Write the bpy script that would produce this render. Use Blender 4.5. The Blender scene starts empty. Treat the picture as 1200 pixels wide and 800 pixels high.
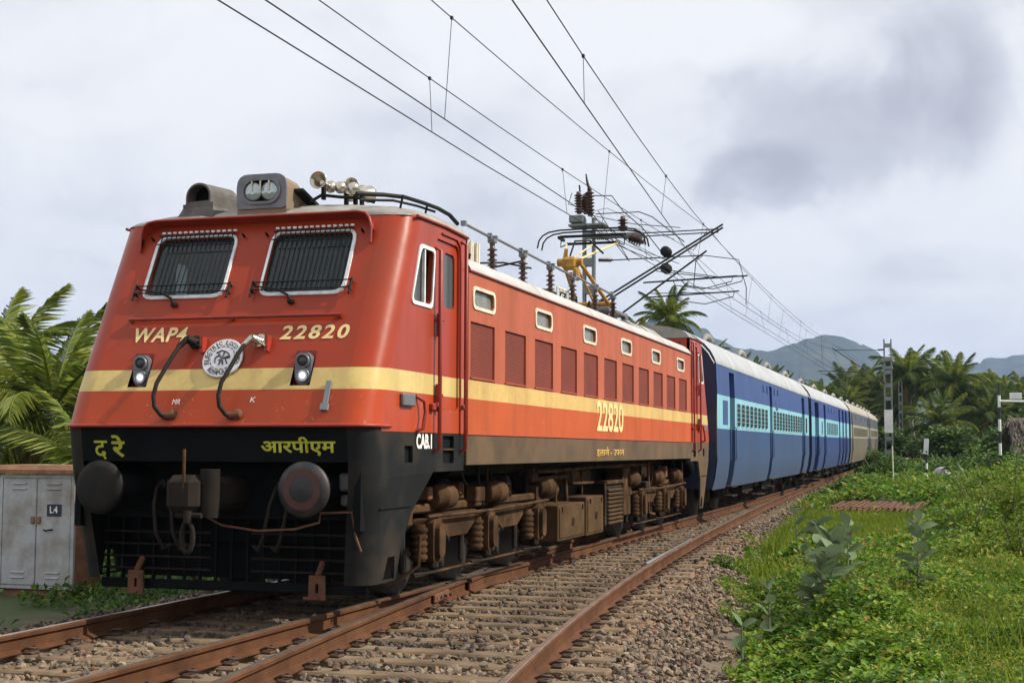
import bpy, math, random
import numpy as np
from mathutils import Vector, Matrix
from mathutils.geometry import tessellate_polygon

random.seed(7)
RNG = np.random.default_rng(7)
SC = bpy.context.scene
COL = SC.collection
rad = math.radians

# ------------------------------------------------------------------ camera
cd = bpy.data.cameras.new('camera')
cam = bpy.data.objects.new('camera', cd)
COL.objects.link(cam)
SC.camera = cam
CAMPOS = Vector((6.108, -11.473, 1.4455))
YAW, PITCH, ROLL = 0.2948, 0.076, 0.0034
fwd = Vector((-math.sin(YAW) * math.cos(PITCH), math.cos(YAW) * math.cos(PITCH), math.sin(PITCH)))
cam.location = CAMPOS
cam.rotation_euler = (fwd.to_track_quat('-Z', 'Y').to_matrix() @ Matrix.Rotation(ROLL, 3, 'Z')).to_euler()
cd.sensor_width = 36.0
cd.lens = 36.0 * 1659.85 / 1200.0
cd.clip_start = 0.1
cd.clip_end = 30000

# ------------------------------------------------------------------ view + sun + sky
SC.view_settings.view_transform = 'Standard'
SC.view_settings.look = 'None'
SC.view_settings.exposure = 0.2
SC.view_settings.gamma = 1.0
SC.view_settings.use_curve_mapping = False
SC.cycles.use_denoising = True
SC.cycles.max_bounces = 6
SC.cycles.diffuse_bounces = 3
SC.cycles.transparent_max_bounces = 24
SC.cycles.volume_bounces = 0

SUN_AZ, SUN_EL = rad(10), rad(42)          # azimuth from +x towards +y
sdir = Vector((math.cos(SUN_EL) * math.cos(SUN_AZ), math.cos(SUN_EL) * math.sin(SUN_AZ), math.sin(SUN_EL)))
sl = bpy.data.lights.new('sun', 'SUN')
sl.energy = 5.0
sl.angle = rad(0.6)
sl.color = (1.0, 0.93, 0.80)
sun = bpy.data.objects.new('sun', sl)
COL.objects.link(sun)
sun.location = (30, 0, 40)
sun.rotation_euler = (-sdir).to_track_quat('-Z', 'Y').to_euler()

world = bpy.data.worlds.new('World')
SC.world = world
world.use_nodes = True


def sky_nodes():
    nt = world.node_tree
    N, L = nt.nodes, nt.links
    N.clear()
    out = N.new('ShaderNodeOutputWorld')
    sky = N.new('ShaderNodeTexSky')
    sky.sky_type = 'NISHITA'
    sky.sun_disc = False
    sky.sun_elevation = SUN_EL
    sky.sun_rotation = rad(90) - SUN_AZ
    sky.air_density = 1.2
    sky.dust_density = 1.5
    bg1 = N.new('ShaderNodeBackground')
    bg1.inputs['Strength'].default_value = 0.09
    L.new(sky.outputs[0], bg1.inputs['Color'])
    bg2 = N.new('ShaderNodeBackground')
    tc = N.new('ShaderNodeTexCoord')
    sep = N.new('ShaderNodeSeparateXYZ')
    L.new(tc.outputs['Generated'], sep.inputs[0])

    def m(op, a, b=None, clamp=False):
        n = N.new('ShaderNodeMath')
        n.operation = op
        n.use_clamp = clamp
        for i, s in enumerate((a, b)):
            if s is None:
                continue
            if isinstance(s, (int, float)):
                n.inputs[i].default_value = s
            else:
                L.new(s, n.inputs[i])
        return n.outputs[0]

    def ramp(fac, stops, interp='EASE'):
        r = N.new('ShaderNodeValToRGB')
        r.color_ramp.interpolation = interp
        while len(r.color_ramp.elements) > 1:
            r.color_ramp.elements.remove(r.color_ramp.elements[-1])
        for i, (p_, c_) in enumerate(stops):
            e = r.color_ramp.elements[0] if i == 0 else r.color_ramp.elements.new(p_)
            e.position = p_
            e.color = (c_, c_, c_, 1) if isinstance(c_, (int, float)) else (*c_, 1)
        L.new(fac, r.inputs[0])
        return r.outputs[0]

    def noise(vec, scale, detail=6, rough=0.55, dist=0.0):
        n = N.new('ShaderNodeTexNoise')
        n.inputs['Scale'].default_value = scale
        n.inputs['Detail'].default_value = detail
        n.inputs['Roughness'].default_value = rough
        n.inputs['Distortion'].default_value = dist
        L.new(vec, n.inputs['Vector'])
        return n.outputs[0]

    zz = m('ADD', m('MAXIMUM', sep.outputs[2], 0.0), 0.22)
    cmb = N.new('ShaderNodeCombineXYZ')
    L.new(m('DIVIDE', sep.outputs[0], zz), cmb.inputs[0])
    L.new(m('DIVIDE', sep.outputs[1], zz), cmb.inputs[1])
    cmb.inputs[2].default_value = 0.7
    big = noise(cmb.outputs[0], 0.8, 5, 0.5, 0.2)
    fine = noise(cmb.outputs[0], 2.6, 7, 0.55, 0.5)
    wob = noise(tc.outputs['Generated'], 7.0, 8, 0.58, 0.3)
    # the grey cloud banks that hang in view (directions in the sky)
    dirs = []
    for az, el, wa, we, amt in CLOUDS:
        d = (math.sin(az) * math.cos(el), math.cos(az) * math.cos(el), math.sin(el))
        ux = (math.cos(az), -math.sin(az), 0)
        uz = (-math.sin(az) * math.sin(el), -math.cos(az) * math.sin(el), math.cos(el))

        def dot(v):
            n = N.new('ShaderNodeVectorMath')
            n.operation = 'DOT_PRODUCT'
            L.new(tc.outputs['Generated'], n.inputs[0])
            n.inputs[1].default_value = v
            return n.outputs['Value']
        a = m('DIVIDE', dot(ux), wa)
        b = m('DIVIDE', dot(uz), we)
        rr = m('SQRT', m('ADD', m('MULTIPLY', a, a), m('MULTIPLY', b, b)))
        rr = m('ADD', rr, m('MULTIPLY', m('SUBTRACT', wob, 0.5), 2.3))
        rr = m('ADD', rr, m('MULTIPLY', m('SUBTRACT', fine, 0.5), 0.9))
        front = m('GREATER_THAN', dot(d), 0.0)
        k = ramp(rr, [(0.30, 1.0), (0.98, 0.0)])
        dirs.append(m('MULTIPLY', m('MULTIPLY', k, front), amt))
    shade = m('ADD', m('MULTIPLY', m('SUBTRACT', big, 0.5), 0.95), 0.10)
    shade = m('ADD', shade, m('MULTIPLY', m('SUBTRACT', fine, 0.5), 0.75))
    bil = noise(tc.outputs['Generated'], 16.0, 8, 0.6, 0.4)
    shade = m('ADD', shade, m('MULTIPLY', m('SUBTRACT', bil, 0.5), 0.45))
    for k in dirs:
        shade = m('ADD', shade, k)
    shade = m('MAXIMUM', m('MINIMUM', shade, 1.0), 0.0)
    col = ramp(shade, [(0.0, (0.99, 0.99, 1.0)), (0.2, (0.90, 0.905, 0.935)), (0.45, (0.69, 0.70, 0.765)),
                       (0.75, (0.50, 0.505, 0.57)), (1.0, (0.40, 0.41, 0.48))], 'LINEAR')
    L.new(col, bg2.inputs['Color'])
    bg2.inputs['Strength'].default_value = SKYGAIN
    mix = N.new('ShaderNodeMixShader')
    mix.inputs[0].default_value = 0.93
    L.new(bg1.outputs[0], mix.inputs[1])
    L.new(bg2.outputs[0], mix.inputs[2])
    L.new(mix.outputs[0], out.inputs['Surface'])


# azimuth (from +y towards +x), elevation, half widths, strength of grey
CLOUDS = [(-0.060, 0.220, 0.15, 0.062, 0.40), (0.0, 0.25, 0.06, 0.05, 0.22), (-0.12, 0.19, 0.06, 0.03, 0.30),
          (0.01, 0.125, 0.13, 0.022, 0.20), (-0.05, 0.09, 0.22, 0.02, 0.20),
          (-0.386, 0.205, 0.15, 0.05, 0.16), (-0.27, 0.145, 0.14, 0.04, 0.24), (-0.62, 0.14, 0.14, 0.05, 0.14),
          (-0.283, 0.30, 0.16, 0.06, -0.20), (-0.143, 0.293, 0.06, 0.035, -0.25), (0.085, 0.20, 0.055, 0.16, -0.30), (-0.10, 0.135, 0.08, 0.022, -0.25), (-0.55, 0.26, 0.2, 0.06, -0.12)]
SKYGAIN = 0.91
sky_nodes()

# ------------------------------------------------------------------ mesh helpers


class G:
    """collects simple solids; build() links them as ONE mesh object"""

    def __init__(self):
        self.v, self.f, self.s = [], [], []

    def add(self, vs, fs, smooth=False):
        o = len(self.v)
        self.v.extend([tuple(q) for q in vs])
        self.f.extend([tuple(i + o for i in t) for t in fs])
        self.s.extend([smooth] * len(fs))
        return self

    def box(self, c, s, rot=None, ch=0.0):
        hx, hy, hz = s[0] / 2, s[1] / 2, s[2] / 2
        if ch <= 0:
            vs = [Vector((x * hx, y * hy, z * hz)) for x in (-1, 1) for y in (-1, 1) for z in (-1, 1)]
            fs = [(0, 1, 3, 2), (4, 6, 7, 5), (0, 4, 5, 1), (2, 3, 7, 6), (0, 2, 6, 4), (1, 5, 7, 3)]
        else:
            ch = min(ch, hx * .9, hy * .9, hz * .9)
            pl = [(-hx + ch, -hy), (hx - ch, -hy), (hx, -hy + ch), (hx, hy - ch), (hx - ch, hy), (-hx + ch, hy), (-hx, hy - ch), (-hx, -hy + ch)]
            k = [(-hx + ch, -hy + ch), (hx - ch, -hy + ch), (hx - ch, -hy + ch), (hx - ch, hy - ch), (hx - ch, hy - ch), (-hx + ch, hy - ch), (-hx + ch, hy - ch), (-hx + ch, -hy + ch)]
            vs = [Vector((x, y, -hz)) for x, y in k] + [Vector((x, y, -hz + ch)) for x, y in pl] + [Vector((x, y, hz - ch)) for x, y in pl] + [Vector((x, y, hz)) for x, y in k]
            fs = [tuple(range(7, -1, -1)), tuple(range(24, 32))]
            for lv in range(3):
                for i in range(8):
                    j = (i + 1) % 8
                    fs.append((lv * 8 + i, lv * 8 + j, lv * 8 + 8 + j, lv * 8 + 8 + i))
        if rot is not None:
            vs = [rot @ q for q in vs]
        c = Vector(c)
        return self.add([q + c for q in vs], fs)

    def cyl(self, p0, p1, r0, r1=None, n=12, cap=True, smooth=True):
        r1 = r0 if r1 is None else r1
        p0, p1 = Vector(p0), Vector(p1)
        d = (p1 - p0).normalized()
        a = d.orthogonal().normalized()
        b = d.cross(a)
        vs = []
        for p, r in ((p0, r0), (p1, r1)):
            for i in range(n):
                t = 2 * math.pi * i / n
                vs.append(p + (a * math.cos(t) + b * math.sin(t)) * r)
        self.add(vs, [(i, (i + 1) % n, n + (i + 1) % n, n + i) for i in range(n)], smooth)
        if cap:
            self.add(vs, [tuple(range(n - 1, -1, -1)), tuple(range(n, 2 * n))])
        return self

    def lathe(self, prof, o, axis, n=16, smooth=True):
        """prof: (radius, height along axis)"""
        o, d = Vector(o), Vector(axis).normalized()
        a = d.orthogonal().normalized()
        b = d.cross(a)
        vs, fs = [], []
        for r, h in prof:
            for i in range(n):
                t = 2 * math.pi * i / n
                vs.append(o + d * h + (a * math.cos(t) + b * math.sin(t)) * max(r, 1e-4))
        for k in range(len(prof) - 1):
            for i in range(n):
                j = (i + 1) % n
                fs.append((k * n + i, k * n + j, (k + 1) * n + j, (k + 1) * n + i))
        self.add(vs, fs, smooth)
        m = len(prof) - 1
        self.add(vs, [tuple(range(n - 1, -1, -1)), tuple(range(m * n, m * n + n))])
        return self

    def tube(self, pts, r, n=6, cap=True, smooth=True):
        pts = [Vector(q) for q in pts]
        m = len(pts)
        vs, fs = [], []
        a = None
        for i, q in enumerate(pts):
            d = (pts[min(i + 1, m - 1)] - pts[max(i - 1, 0)]).normalized()
            if a is None:
                a = d.orthogonal().normalized()
            else:
                a = (a - d * a.dot(d))
                a = a.normalized() if a.length > 1e-6 else d.orthogonal().normalized()
            b = d.cross(a)
            rr = r[i] if isinstance(r, (list, tuple)) else r
            for k in range(n):
                t = 2 * math.pi * k / n
                vs.append(q + (a * math.cos(t) + b * math.sin(t)) * rr)
        for i in range(m - 1):
            for k in range(n):
                j = (k + 1) % n
                fs.append((i * n + k, i * n + j, (i + 1) * n + j, (i + 1) * n + k))
        self.add(vs, fs, smooth)
        if cap:
            self.add(vs, [tuple(range(n - 1, -1, -1)), tuple(range((m - 1) * n, m * n))])
        return self

    def loft(self, rings, closed=False, smooth=True, caps=False):
        n = len(rings[0])
        vs = [q for r in rings for q in r]
        fs = []
        for i in range(len(rings) - 1):
            for k in range(n if closed else n - 1):
                j = (k + 1) % n
                fs.append((i * n + k, i * n + j, (i + 1) * n + j, (i + 1) * n + k))
        self.add(vs, fs, smooth)
        if caps:
            self.add(vs, [tuple(range(n - 1, -1, -1)), tuple(range((len(rings) - 1) * n, len(rings) * n))])
        return self

    def plate(self, outer, holes, fn, fb=None):
        """flat panel with holes: 2-D loops mapped by fn (front) and fb (back, gives thickness and rims)"""
        loops = [list(outer)] + [list(h) for h in holes]
        flat = [q for l in loops for q in l]
        tris = tessellate_polygon([[Vector((a, b, 0)) for a, b in l] for l in loops])
        self.add([fn(a, b) for a, b in flat], tris)
        if fb:
            n = len(flat)
            vs = [fn(a, b) for a, b in flat] + [fb(a, b) for a, b in flat]
            fs, o = [tuple(i + n for i in reversed(t)) for t in tris], 0
            for l in loops:
                k = len(l)
                fs += [(o + i, o + (i + 1) % k, n + o + (i + 1) % k, n + o + i) for i in range(k)]
                o += k
            self.add(vs, fs)
        return self

    def ring(self, outer, inner, fn, fb):
        return self.plate(outer, [inner], fn, fb)

    def mesh(self, name, mat):
        me = bpy.data.meshes.new(name)
        me.from_pydata(self.v, [], self.f)
        me.polygons.foreach_set('use_smooth', self.s)
        if mat:
            me.materials.append(mat)
        me.update()
        return me

    def build(self, name, mat, parent=None, loc=None, label=None):
        o = bpy.data.objects.new(name, self.mesh(name, mat))
        COL.objects.link(o)
        if parent is not None:
            o.parent = parent
        if loc is not None:
            o.location = loc
        if label:
            o['label'] = label
        return o


def tag(o, label=None, cat=None, group=None, kind=None):
    if label:
        o['label'] = label
    if cat:
        o['category'] = cat
    if group:
        o['group'] = group
    if kind:
        o['kind'] = kind
    return o


def empty(name, loc=(0, 0, 0), rz=0.0, label=None, cat=None, group=None, kind=None):
    o = bpy.data.objects.new(name, None)
    o.empty_display_size = 0.2
    COL.objects.link(o)
    o.location = loc
    o.rotation_euler = (0, 0, rz)
    return tag(o, label, cat, group, kind)


def inst(name, me, parent=None, loc=(0, 0, 0), rot=(0, 0, 0), scale=(1, 1, 1)):
    o = bpy.data.objects.new(name, me)
    COL.objects.link(o)
    o.parent = parent
    o.location, o.rotation_euler, o.scale = loc, rot, scale
    return o


def copy_tree(o, parent=None):
    c = o.copy()
    COL.objects.link(c)
    c.parent = parent
    for ch in [q for q in bpy.data.objects if q.parent == o]:
        copy_tree(ch, c)
    return c


def np_mesh(name, V, F, mat, smooth=False):
    """V (n,3), F (m,k) numpy"""
    me = bpy.data.meshes.new(name)
    k = F.shape[1]
    me.vertices.add(len(V))
    me.vertices.foreach_set('co', np.ascontiguousarray(V, dtype=np.float32).ravel())
    me.loops.add(F.size)
    me.loops.foreach_set('vertex_index', np.ascontiguousarray(F, dtype=np.int32).ravel())
    me.polygons.add(len(F))
    me.polygons.foreach_set('loop_start', np.arange(0, F.size, k, dtype=np.int32))
    me.polygons.foreach_set('loop_total', np.full(len(F), k, dtype=np.int32))
    me.polygons.foreach_set('use_smooth', np.full(len(F), smooth, dtype=bool))
    me.materials.append(mat)
    me.update(calc_edges=True)
    return me


def rrect(x0, z0, x1, z1, r, n=4, shear=0.0):
    """rounded rectangle loop (counter-clockwise); shear moves the top in x"""
    pts = []
    for cx, cz, a0 in ((x1 - r, z0 + r, -90), (x1 - r, z1 - r, 0), (x0 + r, z1 - r, 90), (x0 + r, z0 + r, 180)):
        for i in range(n + 1):
            a = rad(a0 + 90 * i / n)
            pts.append((cx + r * math.cos(a), cz + r * math.sin(a)))
    return [(x + shear * (z - z0), z) for x, z in pts]


def rpoly(pts, r, n=4):
    """round the corners of a convex polygon"""
    out = []
    m = len(pts)
    for i in range(m):
        a, b, c = Vector(pts[i - 1]), Vector(pts[i]), Vector(pts[(i + 1) % m])
        u, w = (a - b).normalized(), (c - b).normalized()
        rr = r[i] if isinstance(r, (list, tuple)) else r
        p0, p1 = b + u * rr, b + w * rr
        for k in range(n + 1):
            t = k / n
            q = p0 * (1 - t) ** 2 + b * 2 * t * (1 - t) + p1 * t * t
            out.append((q.x, q.y))
    return out


def ell(cx, cz, rx, rz, n=20):
    return [(cx + rx * math.cos(2 * math.pi * i / n), cz + rz * math.sin(2 * math.pi * i / n)) for i in range(n)]


def interp(pts, y):
    ys = [q[0] for q in pts]
    xs = [q[1] for q in pts]
    return float(np.interp(y, ys, xs))


def text(name, s, mat, parent, o, ux, uz, w, h, shear=0.0, bold=0.0, thick=0.003, label=None, spacing=1.0):
    """flat lettering as geometry: o lower-left corner, ux/uz unit axes, w x h its size"""
    cu = bpy.data.curves.new('lettering', 'FONT')
    cu.body = s
    cu.offset = bold
    cu.resolution_u = 3
    cu.space_character = spacing
    ob = bpy.data.objects.new('lettering', cu)
    COL.objects.link(ob)
    dg = bpy.context.evaluated_depsgraph_get()
    me = bpy.data.meshes.new_from_object(ob.evaluated_get(dg))
    bpy.data.objects.remove(ob)
    bpy.data.curves.remove(cu)
    n = len(me.vertices)
    co = np.zeros(n * 3, dtype=np.float32)
    me.vertices.foreach_get('co', co)
    co = co.reshape(-1, 3)
    mn, mx = co.min(0), co.max(0)
    a = (co[:, 0] - mn[0]) / (mx[0] - mn[0])
    b = (co[:, 1] - mn[1]) / (mx[1] - mn[1])
    ux, uz = np.array(ux, float), np.array(uz, float)
    nn = np.cross(ux, uz)
    P = np.array(o, float) + np.outer(a * (w - abs(shear) * h) + shear * b * h, ux) + np.outer(b * h, uz) + nn * thick
    me.vertices.foreach_set('co', P.astype(np.float32).ravel())
    me.materials.clear()
    me.materials.append(mat)
    me.update()
    ob = bpy.data.objects.new(name, me)
    COL.objects.link(ob)
    ob.parent = parent
    if label:
        ob['label'] = label
    return ob


def vnoise(x, y, s=1.0, seed=0):
    """smooth value noise 0..1"""
    x = np.asarray(x, float) / s + seed * 17.31
    y = np.asarray(y, float) / s + seed * 7.77
    xi, yi = np.floor(x), np.floor(y)
    fx, fy = x - xi, y - yi
    fx, fy = fx * fx * (3 - 2 * fx), fy * fy * (3 - 2 * fy)

    def h(a, b):
        v = np.sin(a * 127.1 + b * 311.7 + seed * 3.3) * 43758.5453
        return v - np.floor(v)
    return (h(xi, yi) * (1 - fx) + h(xi + 1, yi) * fx) * (1 - fy) + (h(xi, yi + 1) * (1 - fx) + h(xi + 1, yi + 1) * fx) * fy


# ------------------------------------------------------------------ materials


class NT:
    def __init__(self, name):
        self.m = bpy.data.materials.new(name)
        self.m.use_nodes = True
        self.N, self.L = self.m.node_tree.nodes, self.m.node_tree.links
        self.b = self.N['Principled BSDF']
        self.tc = self.N.new('ShaderNodeTexCoord')

    def put(self, sock, v):
        if isinstance(v, (int, float)):
            sock.default_value = v
        elif isinstance(v, tuple):
            sock.default_value = (*v, 1) if len(v) == 3 else v
        else:
            self.L.new(v, sock)

    def math(self, op, a, b=0.0, c=None, clamp=False):
        n = self.N.new('ShaderNodeMath')
        n.operation, n.use_clamp = op, clamp
        self.put(n.inputs[0], a)
        self.put(n.inputs[1], b)
        if c is not None:
            self.put(n.inputs[2], c)
        return n.outputs[0]

    def noise(self, scale, detail=4, rough=0.55, vec=None, stretch=None):
        v = vec or self.tc.outputs['Object']
        if stretch:
            mp = self.N.new('ShaderNodeMapping')
            mp.inputs['Scale'].default_value = stretch
            self.L.new(v, mp.inputs[0])
            v = mp.outputs[0]
        n = self.N.new('ShaderNodeTexNoise')
        n.inputs['Scale'].default_value = scale
        n.inputs['Detail'].default_value = detail
        n.inputs['Roughness'].default_value = rough
        self.L.new(v, n.inputs['Vector'])
        return n.outputs[0]

    def ramp(self, fac, stops, interp='LINEAR'):
        r = self.N.new('ShaderNodeValToRGB')
        r.color_ramp.interpolation = interp
        while len(r.color_ramp.elements) > 1:
            r.color_ramp.elements.remove(r.color_ramp.elements[-1])
        for i, (p_, c_) in enumerate(stops):
            e = r.color_ramp.elements[0] if i == 0 else r.color_ramp.elements.new(p_)
            e.position = p_
            e.color = (c_, c_, c_, 1) if isinstance(c_, (int, float)) else (*c_, 1)
        self.L.new(fac, r.inputs[0])
        return r.outputs[0]

    def mix(self, fac, a, b, mode='MIX'):
        n = self.N.new('ShaderNodeMix')
        n.data_type, n.blend_type = 'RGBA', mode
        self.put(n.inputs[0], fac)
        self.put(n.inputs[6], a)
        self.put(n.inputs[7], b)
        return n.outputs[2]

    def bump(self, h, strength=0.2, dist=0.01):
        n = self.N.new('ShaderNodeBump')
        n.inputs['Strength'].default_value = strength
        n.inputs['Distance'].default_value = dist
        self.L.new(h, n.inputs['Height'])
        self.L.new(n.outputs[0], self.b.inputs['Normal'])

    def xyz(self):
        s = self.N.new('ShaderNodeSeparateXYZ')
        self.L.new(self.tc.outputs['Object'], s.inputs[0])
        return s.outputs

    def island(self):
        g = self.N.new('ShaderNodeNewGeometry')
        return g.outputs['Random Per Island']


def mat(name, col, rough=0.55, metal=0.0, var=0.18, scale=3.0, dirt=None, damt=0.5, dscale=6.0, bump=0.0, bscale=40.0, coat=0.0, spec=0.5):
    t = NT(name)
    n = t.noise(scale, 5)
    lo = tuple(max(0, c * (1 - var)) for c in col)
    hi = tuple(min(1, c * (1 + var)) for c in col)
    c = t.ramp(n, [(0.3, lo), (0.7, hi)])
    r = rough
    if dirt:
        d = t.ramp(t.noise(dscale, 7, 0.65), [(0.62 - 0.25 * damt, 0.0), (0.72, min(1.0, damt))])
        c = t.mix(d, c, dirt)
        r = t.math('ADD', rough, t.math('MULTIPLY', d, 0.3), clamp=True)
    t.put(t.b.inputs['Base Color'], c)
    t.put(t.b.inputs['Roughness'], r)
    t.b.inputs['Metallic'].default_value = metal
    t.b.inputs['Specular IOR Level'].default_value = spec
    if coat:
        t.b.inputs['Coat Weight'].default_value = coat
        t.b.inputs['Coat Roughness'].default_value = 0.12
    if bump:
        t.bump(t.noise(bscale, 5), bump)
    return t.m


def leafmat(name, stops, trans=0.35, rough=0.5, big=0.6, spec=0.35):
    """foliage: colour by leaf island and by patches, light passing through the blade"""
    t = NT(name)
    isl = t.ramp(t.island(), stops)
    geo = t.N.new('ShaderNodeNewGeometry')
    pat = t.ramp(t.noise(big, 3, 0.5, geo.outputs['Position']), [(0.3, (0.62, 0.74, 0.55)), (0.7, (1.25, 1.15, 1.0))])
    c = t.mix(1.0, isl, pat, 'MULTIPLY')
    t.put(t.b.inputs['Base Color'], c)
    t.b.inputs['Roughness'].default_value = rough
    t.b.inputs['Specular IOR Level'].default_value = spec
    tr = t.N.new('ShaderNodeBsdfTranslucent')
    t.L.new(c, tr.inputs['Color'])
    mx = t.N.new('ShaderNodeMixShader')
    mx.inputs[0].default_value = trans
    t.L.new(t.b.outputs[0], mx.inputs[1])
    t.L.new(tr.outputs[0], mx.inputs[2])
    t.L.new(mx.outputs[0], t.N['Material Output'].inputs['Surface'])
    return t.m


def glassmat(name, tint, clear=0.35, rough=0.06):
    t = NT(name)
    t.b.inputs['Base Color'].default_value = (*tint, 1)
    t.b.inputs['Roughness'].default_value = rough
    t.b.inputs['Specular IOR Level'].default_value = 0.6
    tr = t.N.new('ShaderNodeBsdfTransparent')
    tr.inputs['Color'].default_value = (0.75, 0.85, 0.85, 1)
    mx = t.N.new('ShaderNodeMixShader')
    mx.inputs[0].default_value = clear
    t.L.new(t.b.outputs[0], mx.inputs[1])
    t.L.new(tr.outputs[0], mx.inputs[2])
    t.L.new(mx.outputs[0], t.N['Material Output'].inputs['Surface'])
    return t.m


def paintmat(name, red, lowred, yellow, rough=0.3, dust=0.35, coat=0.35, fade=0.2):
    """locomotive livery: red, cream-yellow band, orange-red below, painted by height on the body"""
    t = NT(name)
    x, y, z = t.xyz()
    n1 = t.noise(1.3, 5)
    up = t.ramp(n1, [(0.3, tuple(c * (1 - fade * .5) for c in red)), (0.7, tuple(min(1, c * (1 + fade * .5)) for c in red))])
    lo = t.ramp(n1, [(0.3, tuple(c * 0.9 for c in lowred)), (0.7, tuple(min(1, c * 1.08) for c in lowred))])
    wav = t.math('MULTIPLY', t.math('SUBTRACT', t.noise(2.0, 2), 0.5), 0.006)
    zw = t.math('ADD', z, wav)
    band = t.math('MULTIPLY', t.math('GREATER_THAN', zw, 1.957), t.math('LESS_THAN', zw, 2.148))
    c = t.mix(t.math('GREATER_THAN', zw, 2.05), lo, up)
    yel = t.ramp(t.noise(2.2, 6), [(0.3, tuple(q * 0.86 for q in yellow)), (0.7, yellow)])
    c = t.mix(band, c, yel)
    # rain streaks and dust that settled on the paint
    st = t.ramp(t.noise(1.0, 5, 0.6, stretch=(2.6, 2.6, 0.35)), [(0.46, 0.0), (0.8, 1.0)])
    sp = t.ramp(t.noise(11.0, 9, 0.75), [(0.52, 0.0), (0.80, 1.0)])
    c = t.mix(t.math('MULTIPLY', st, dust), c, (0.13, 0.055, 0.032))
    c = t.mix(t.math('MULTIPLY', sp, dust * 0.8), c, (0.15, 0.050, 0.026))
    chip = t.math('MULTIPLY', t.ramp(t.noise(16.0, 6, 0.7), [(0.63, 0.0), (0.66, 1.0)]), t.math('LESS_THAN', z, 1.9))
    c = t.mix(t.math('MULTIPLY', chip, 0.75), c, (0.5, 0.22, 0.12))
    t.put(t.b.inputs['Base Color'], c)
    t.put(t.b.inputs['Roughness'], t.math('ADD', rough, t.math('MULTIPLY', st, 0.22)))
    t.b.inputs['Coat Weight'].default_value = coat
    t.b.inputs['Coat Roughness'].default_value = 0.2
    t.b.inputs['Specular IOR Level'].default_value = 0.22
    t.bump(t.math('ADD', t.noise(1.8, 3), t.math('MULTIPLY', t.noise(26, 5), 0.06)), 0.22, 0.03)
    return t.m


M = {}
M['cab'] = paintmat('cab_paint', (0.33, 0.036, 0.011), (0.40, 0.050, 0.010), (0.66, 0.49, 0.18), 0.34, 0.45, 0.10)
M['side'] = paintmat('side_paint', (0.40, 0.096, 0.046), (0.46, 0.082, 0.018), (0.64, 0.43, 0.15), 0.55, 0.45, 0.03)
M['louvre'] = mat('louvre_paint', (0.21, 0.036, 0.020), 0.7, 0, 0.15, 2.0, (0.15, 0.06, 0.04), 0.5, 5.0)
M['grey'] = mat('underbody_grey', (0.095, 0.065, 0.040), 0.7, 0, 0.25, 1.5, (0.17, 0.10, 0.055), 0.7, 2.5, spec=0.2)
M['skirt'] = mat('skirt_grey', (0.012, 0.013, 0.014), 0.6, 0, 0.3, 1.5, (0.060, 0.042, 0.026), 0.65, 1.6, spec=0.14)
M['black'] = mat('front_black', (0.005, 0.007, 0.008), 0.75, 0, 0.3, 3.0, (0.016, 0.014, 0.012), 0.5, 4.0, spec=0.1)
M['darkred'] = mat('dark_red_paint', (0.24, 0.022, 0.012), 0.45, 0, 0.2, 5.0, (0.1, 0.03, 0.02), 0.4)
M['redlip'] = mat('red_lip', (0.33, 0.03, 0.015), 0.45, 0, 0.2, 5.0, (0.12, 0.06, 0.04), 0.5)
M['roof'] = mat('roof_paint', (0.43, 0.42, 0.405), 0.55, 0, 0.12, 1.5, (0.30, 0.27, 0.23), 0.6, 2.2)
M['cabroof'] = mat('cab_roof_paint', (0.30, 0.285, 0.265), 0.6, 0, 0.25, 2.5, (0.16, 0.14, 0.12), 0.8, 3.0)
M['silver'] = mat('window_frame_silver', (0.74, 0.74, 0.76), 0.45, 0.0, 0.12, 8.0, (0.3, 0.27, 0.25), 0.5)
M['wframe'] = mat('cream_frame', (0.68, 0.62, 0.48), 0.5, 0, 0.15, 8.0, (0.3, 0.2, 0.13), 0.6, 9.0)
M['iron'] = mat('black_iron', (0.010, 0.010, 0.010), 0.6, 0.0, 0.3, 8.0, (0.025, 0.016, 0.012), 0.4, spec=0.2)
M['rubber'] = mat('hose_rubber', (0.016, 0.012, 0.010), 0.65, 0, 0.3, 14.0, (0.045, 0.028, 0.018), 0.5, 12.0, spec=0.2)
M['rust'] = mat('rusty_iron', (0.115, 0.046, 0.022), 0.8, 0.0, 0.35, 8.0, (0.20, 0.09, 0.04), 0.6, 14.0, 0.3, 60)
M['bogie'] = mat('dusty_bogie', (0.080, 0.043, 0.021), 0.9, 0, 0.5, 3.0, (0.016, 0.010, 0.007), 0.8, 4.0, 0.3, 30, spec=0.12)
M['bogdark'] = mat('grimy_underframe', (0.018, 0.014, 0.011), 0.85, 0, 0.4, 3.0, (0.045, 0.03, 0.02), 0.5, 5.0, spec=0.2)
M['wheel'] = mat('wheel_steel', (0.022, 0.017, 0.014), 0.7, 0.1, 0.3, 5.0)
M['dustbox'] = mat('dusty_box', (0.085, 0.050, 0.024), 0.9, 0, 0.3, 2.5, (0.045, 0.027, 0.015), 0.7, 3.5, spec=0.12)
M['insul'] = mat('brown_porcelain', (0.045, 0.017, 0.013), 0.3, 0, 0.2, 6.0, (0.10, 0.08, 0.065), 0.35)
M['busbar'] = mat('grey_busbar', (0.16, 0.16, 0.17), 0.5, 0.4, 0.2, 5.0)
M['pyellow'] = mat('pantograph_yellow', (0.38, 0.185, 0.014), 0.55, 0, 0.3, 6.0, (0.12, 0.07, 0.025), 0.7, 7.0)
M['lettery'] = mat('letter_yellow', (0.80, 0.60, 0.27), 0.5, 0, 0.1, 9.0, (0.5, 0.25, 0.1), 0.35, 14.0)
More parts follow.
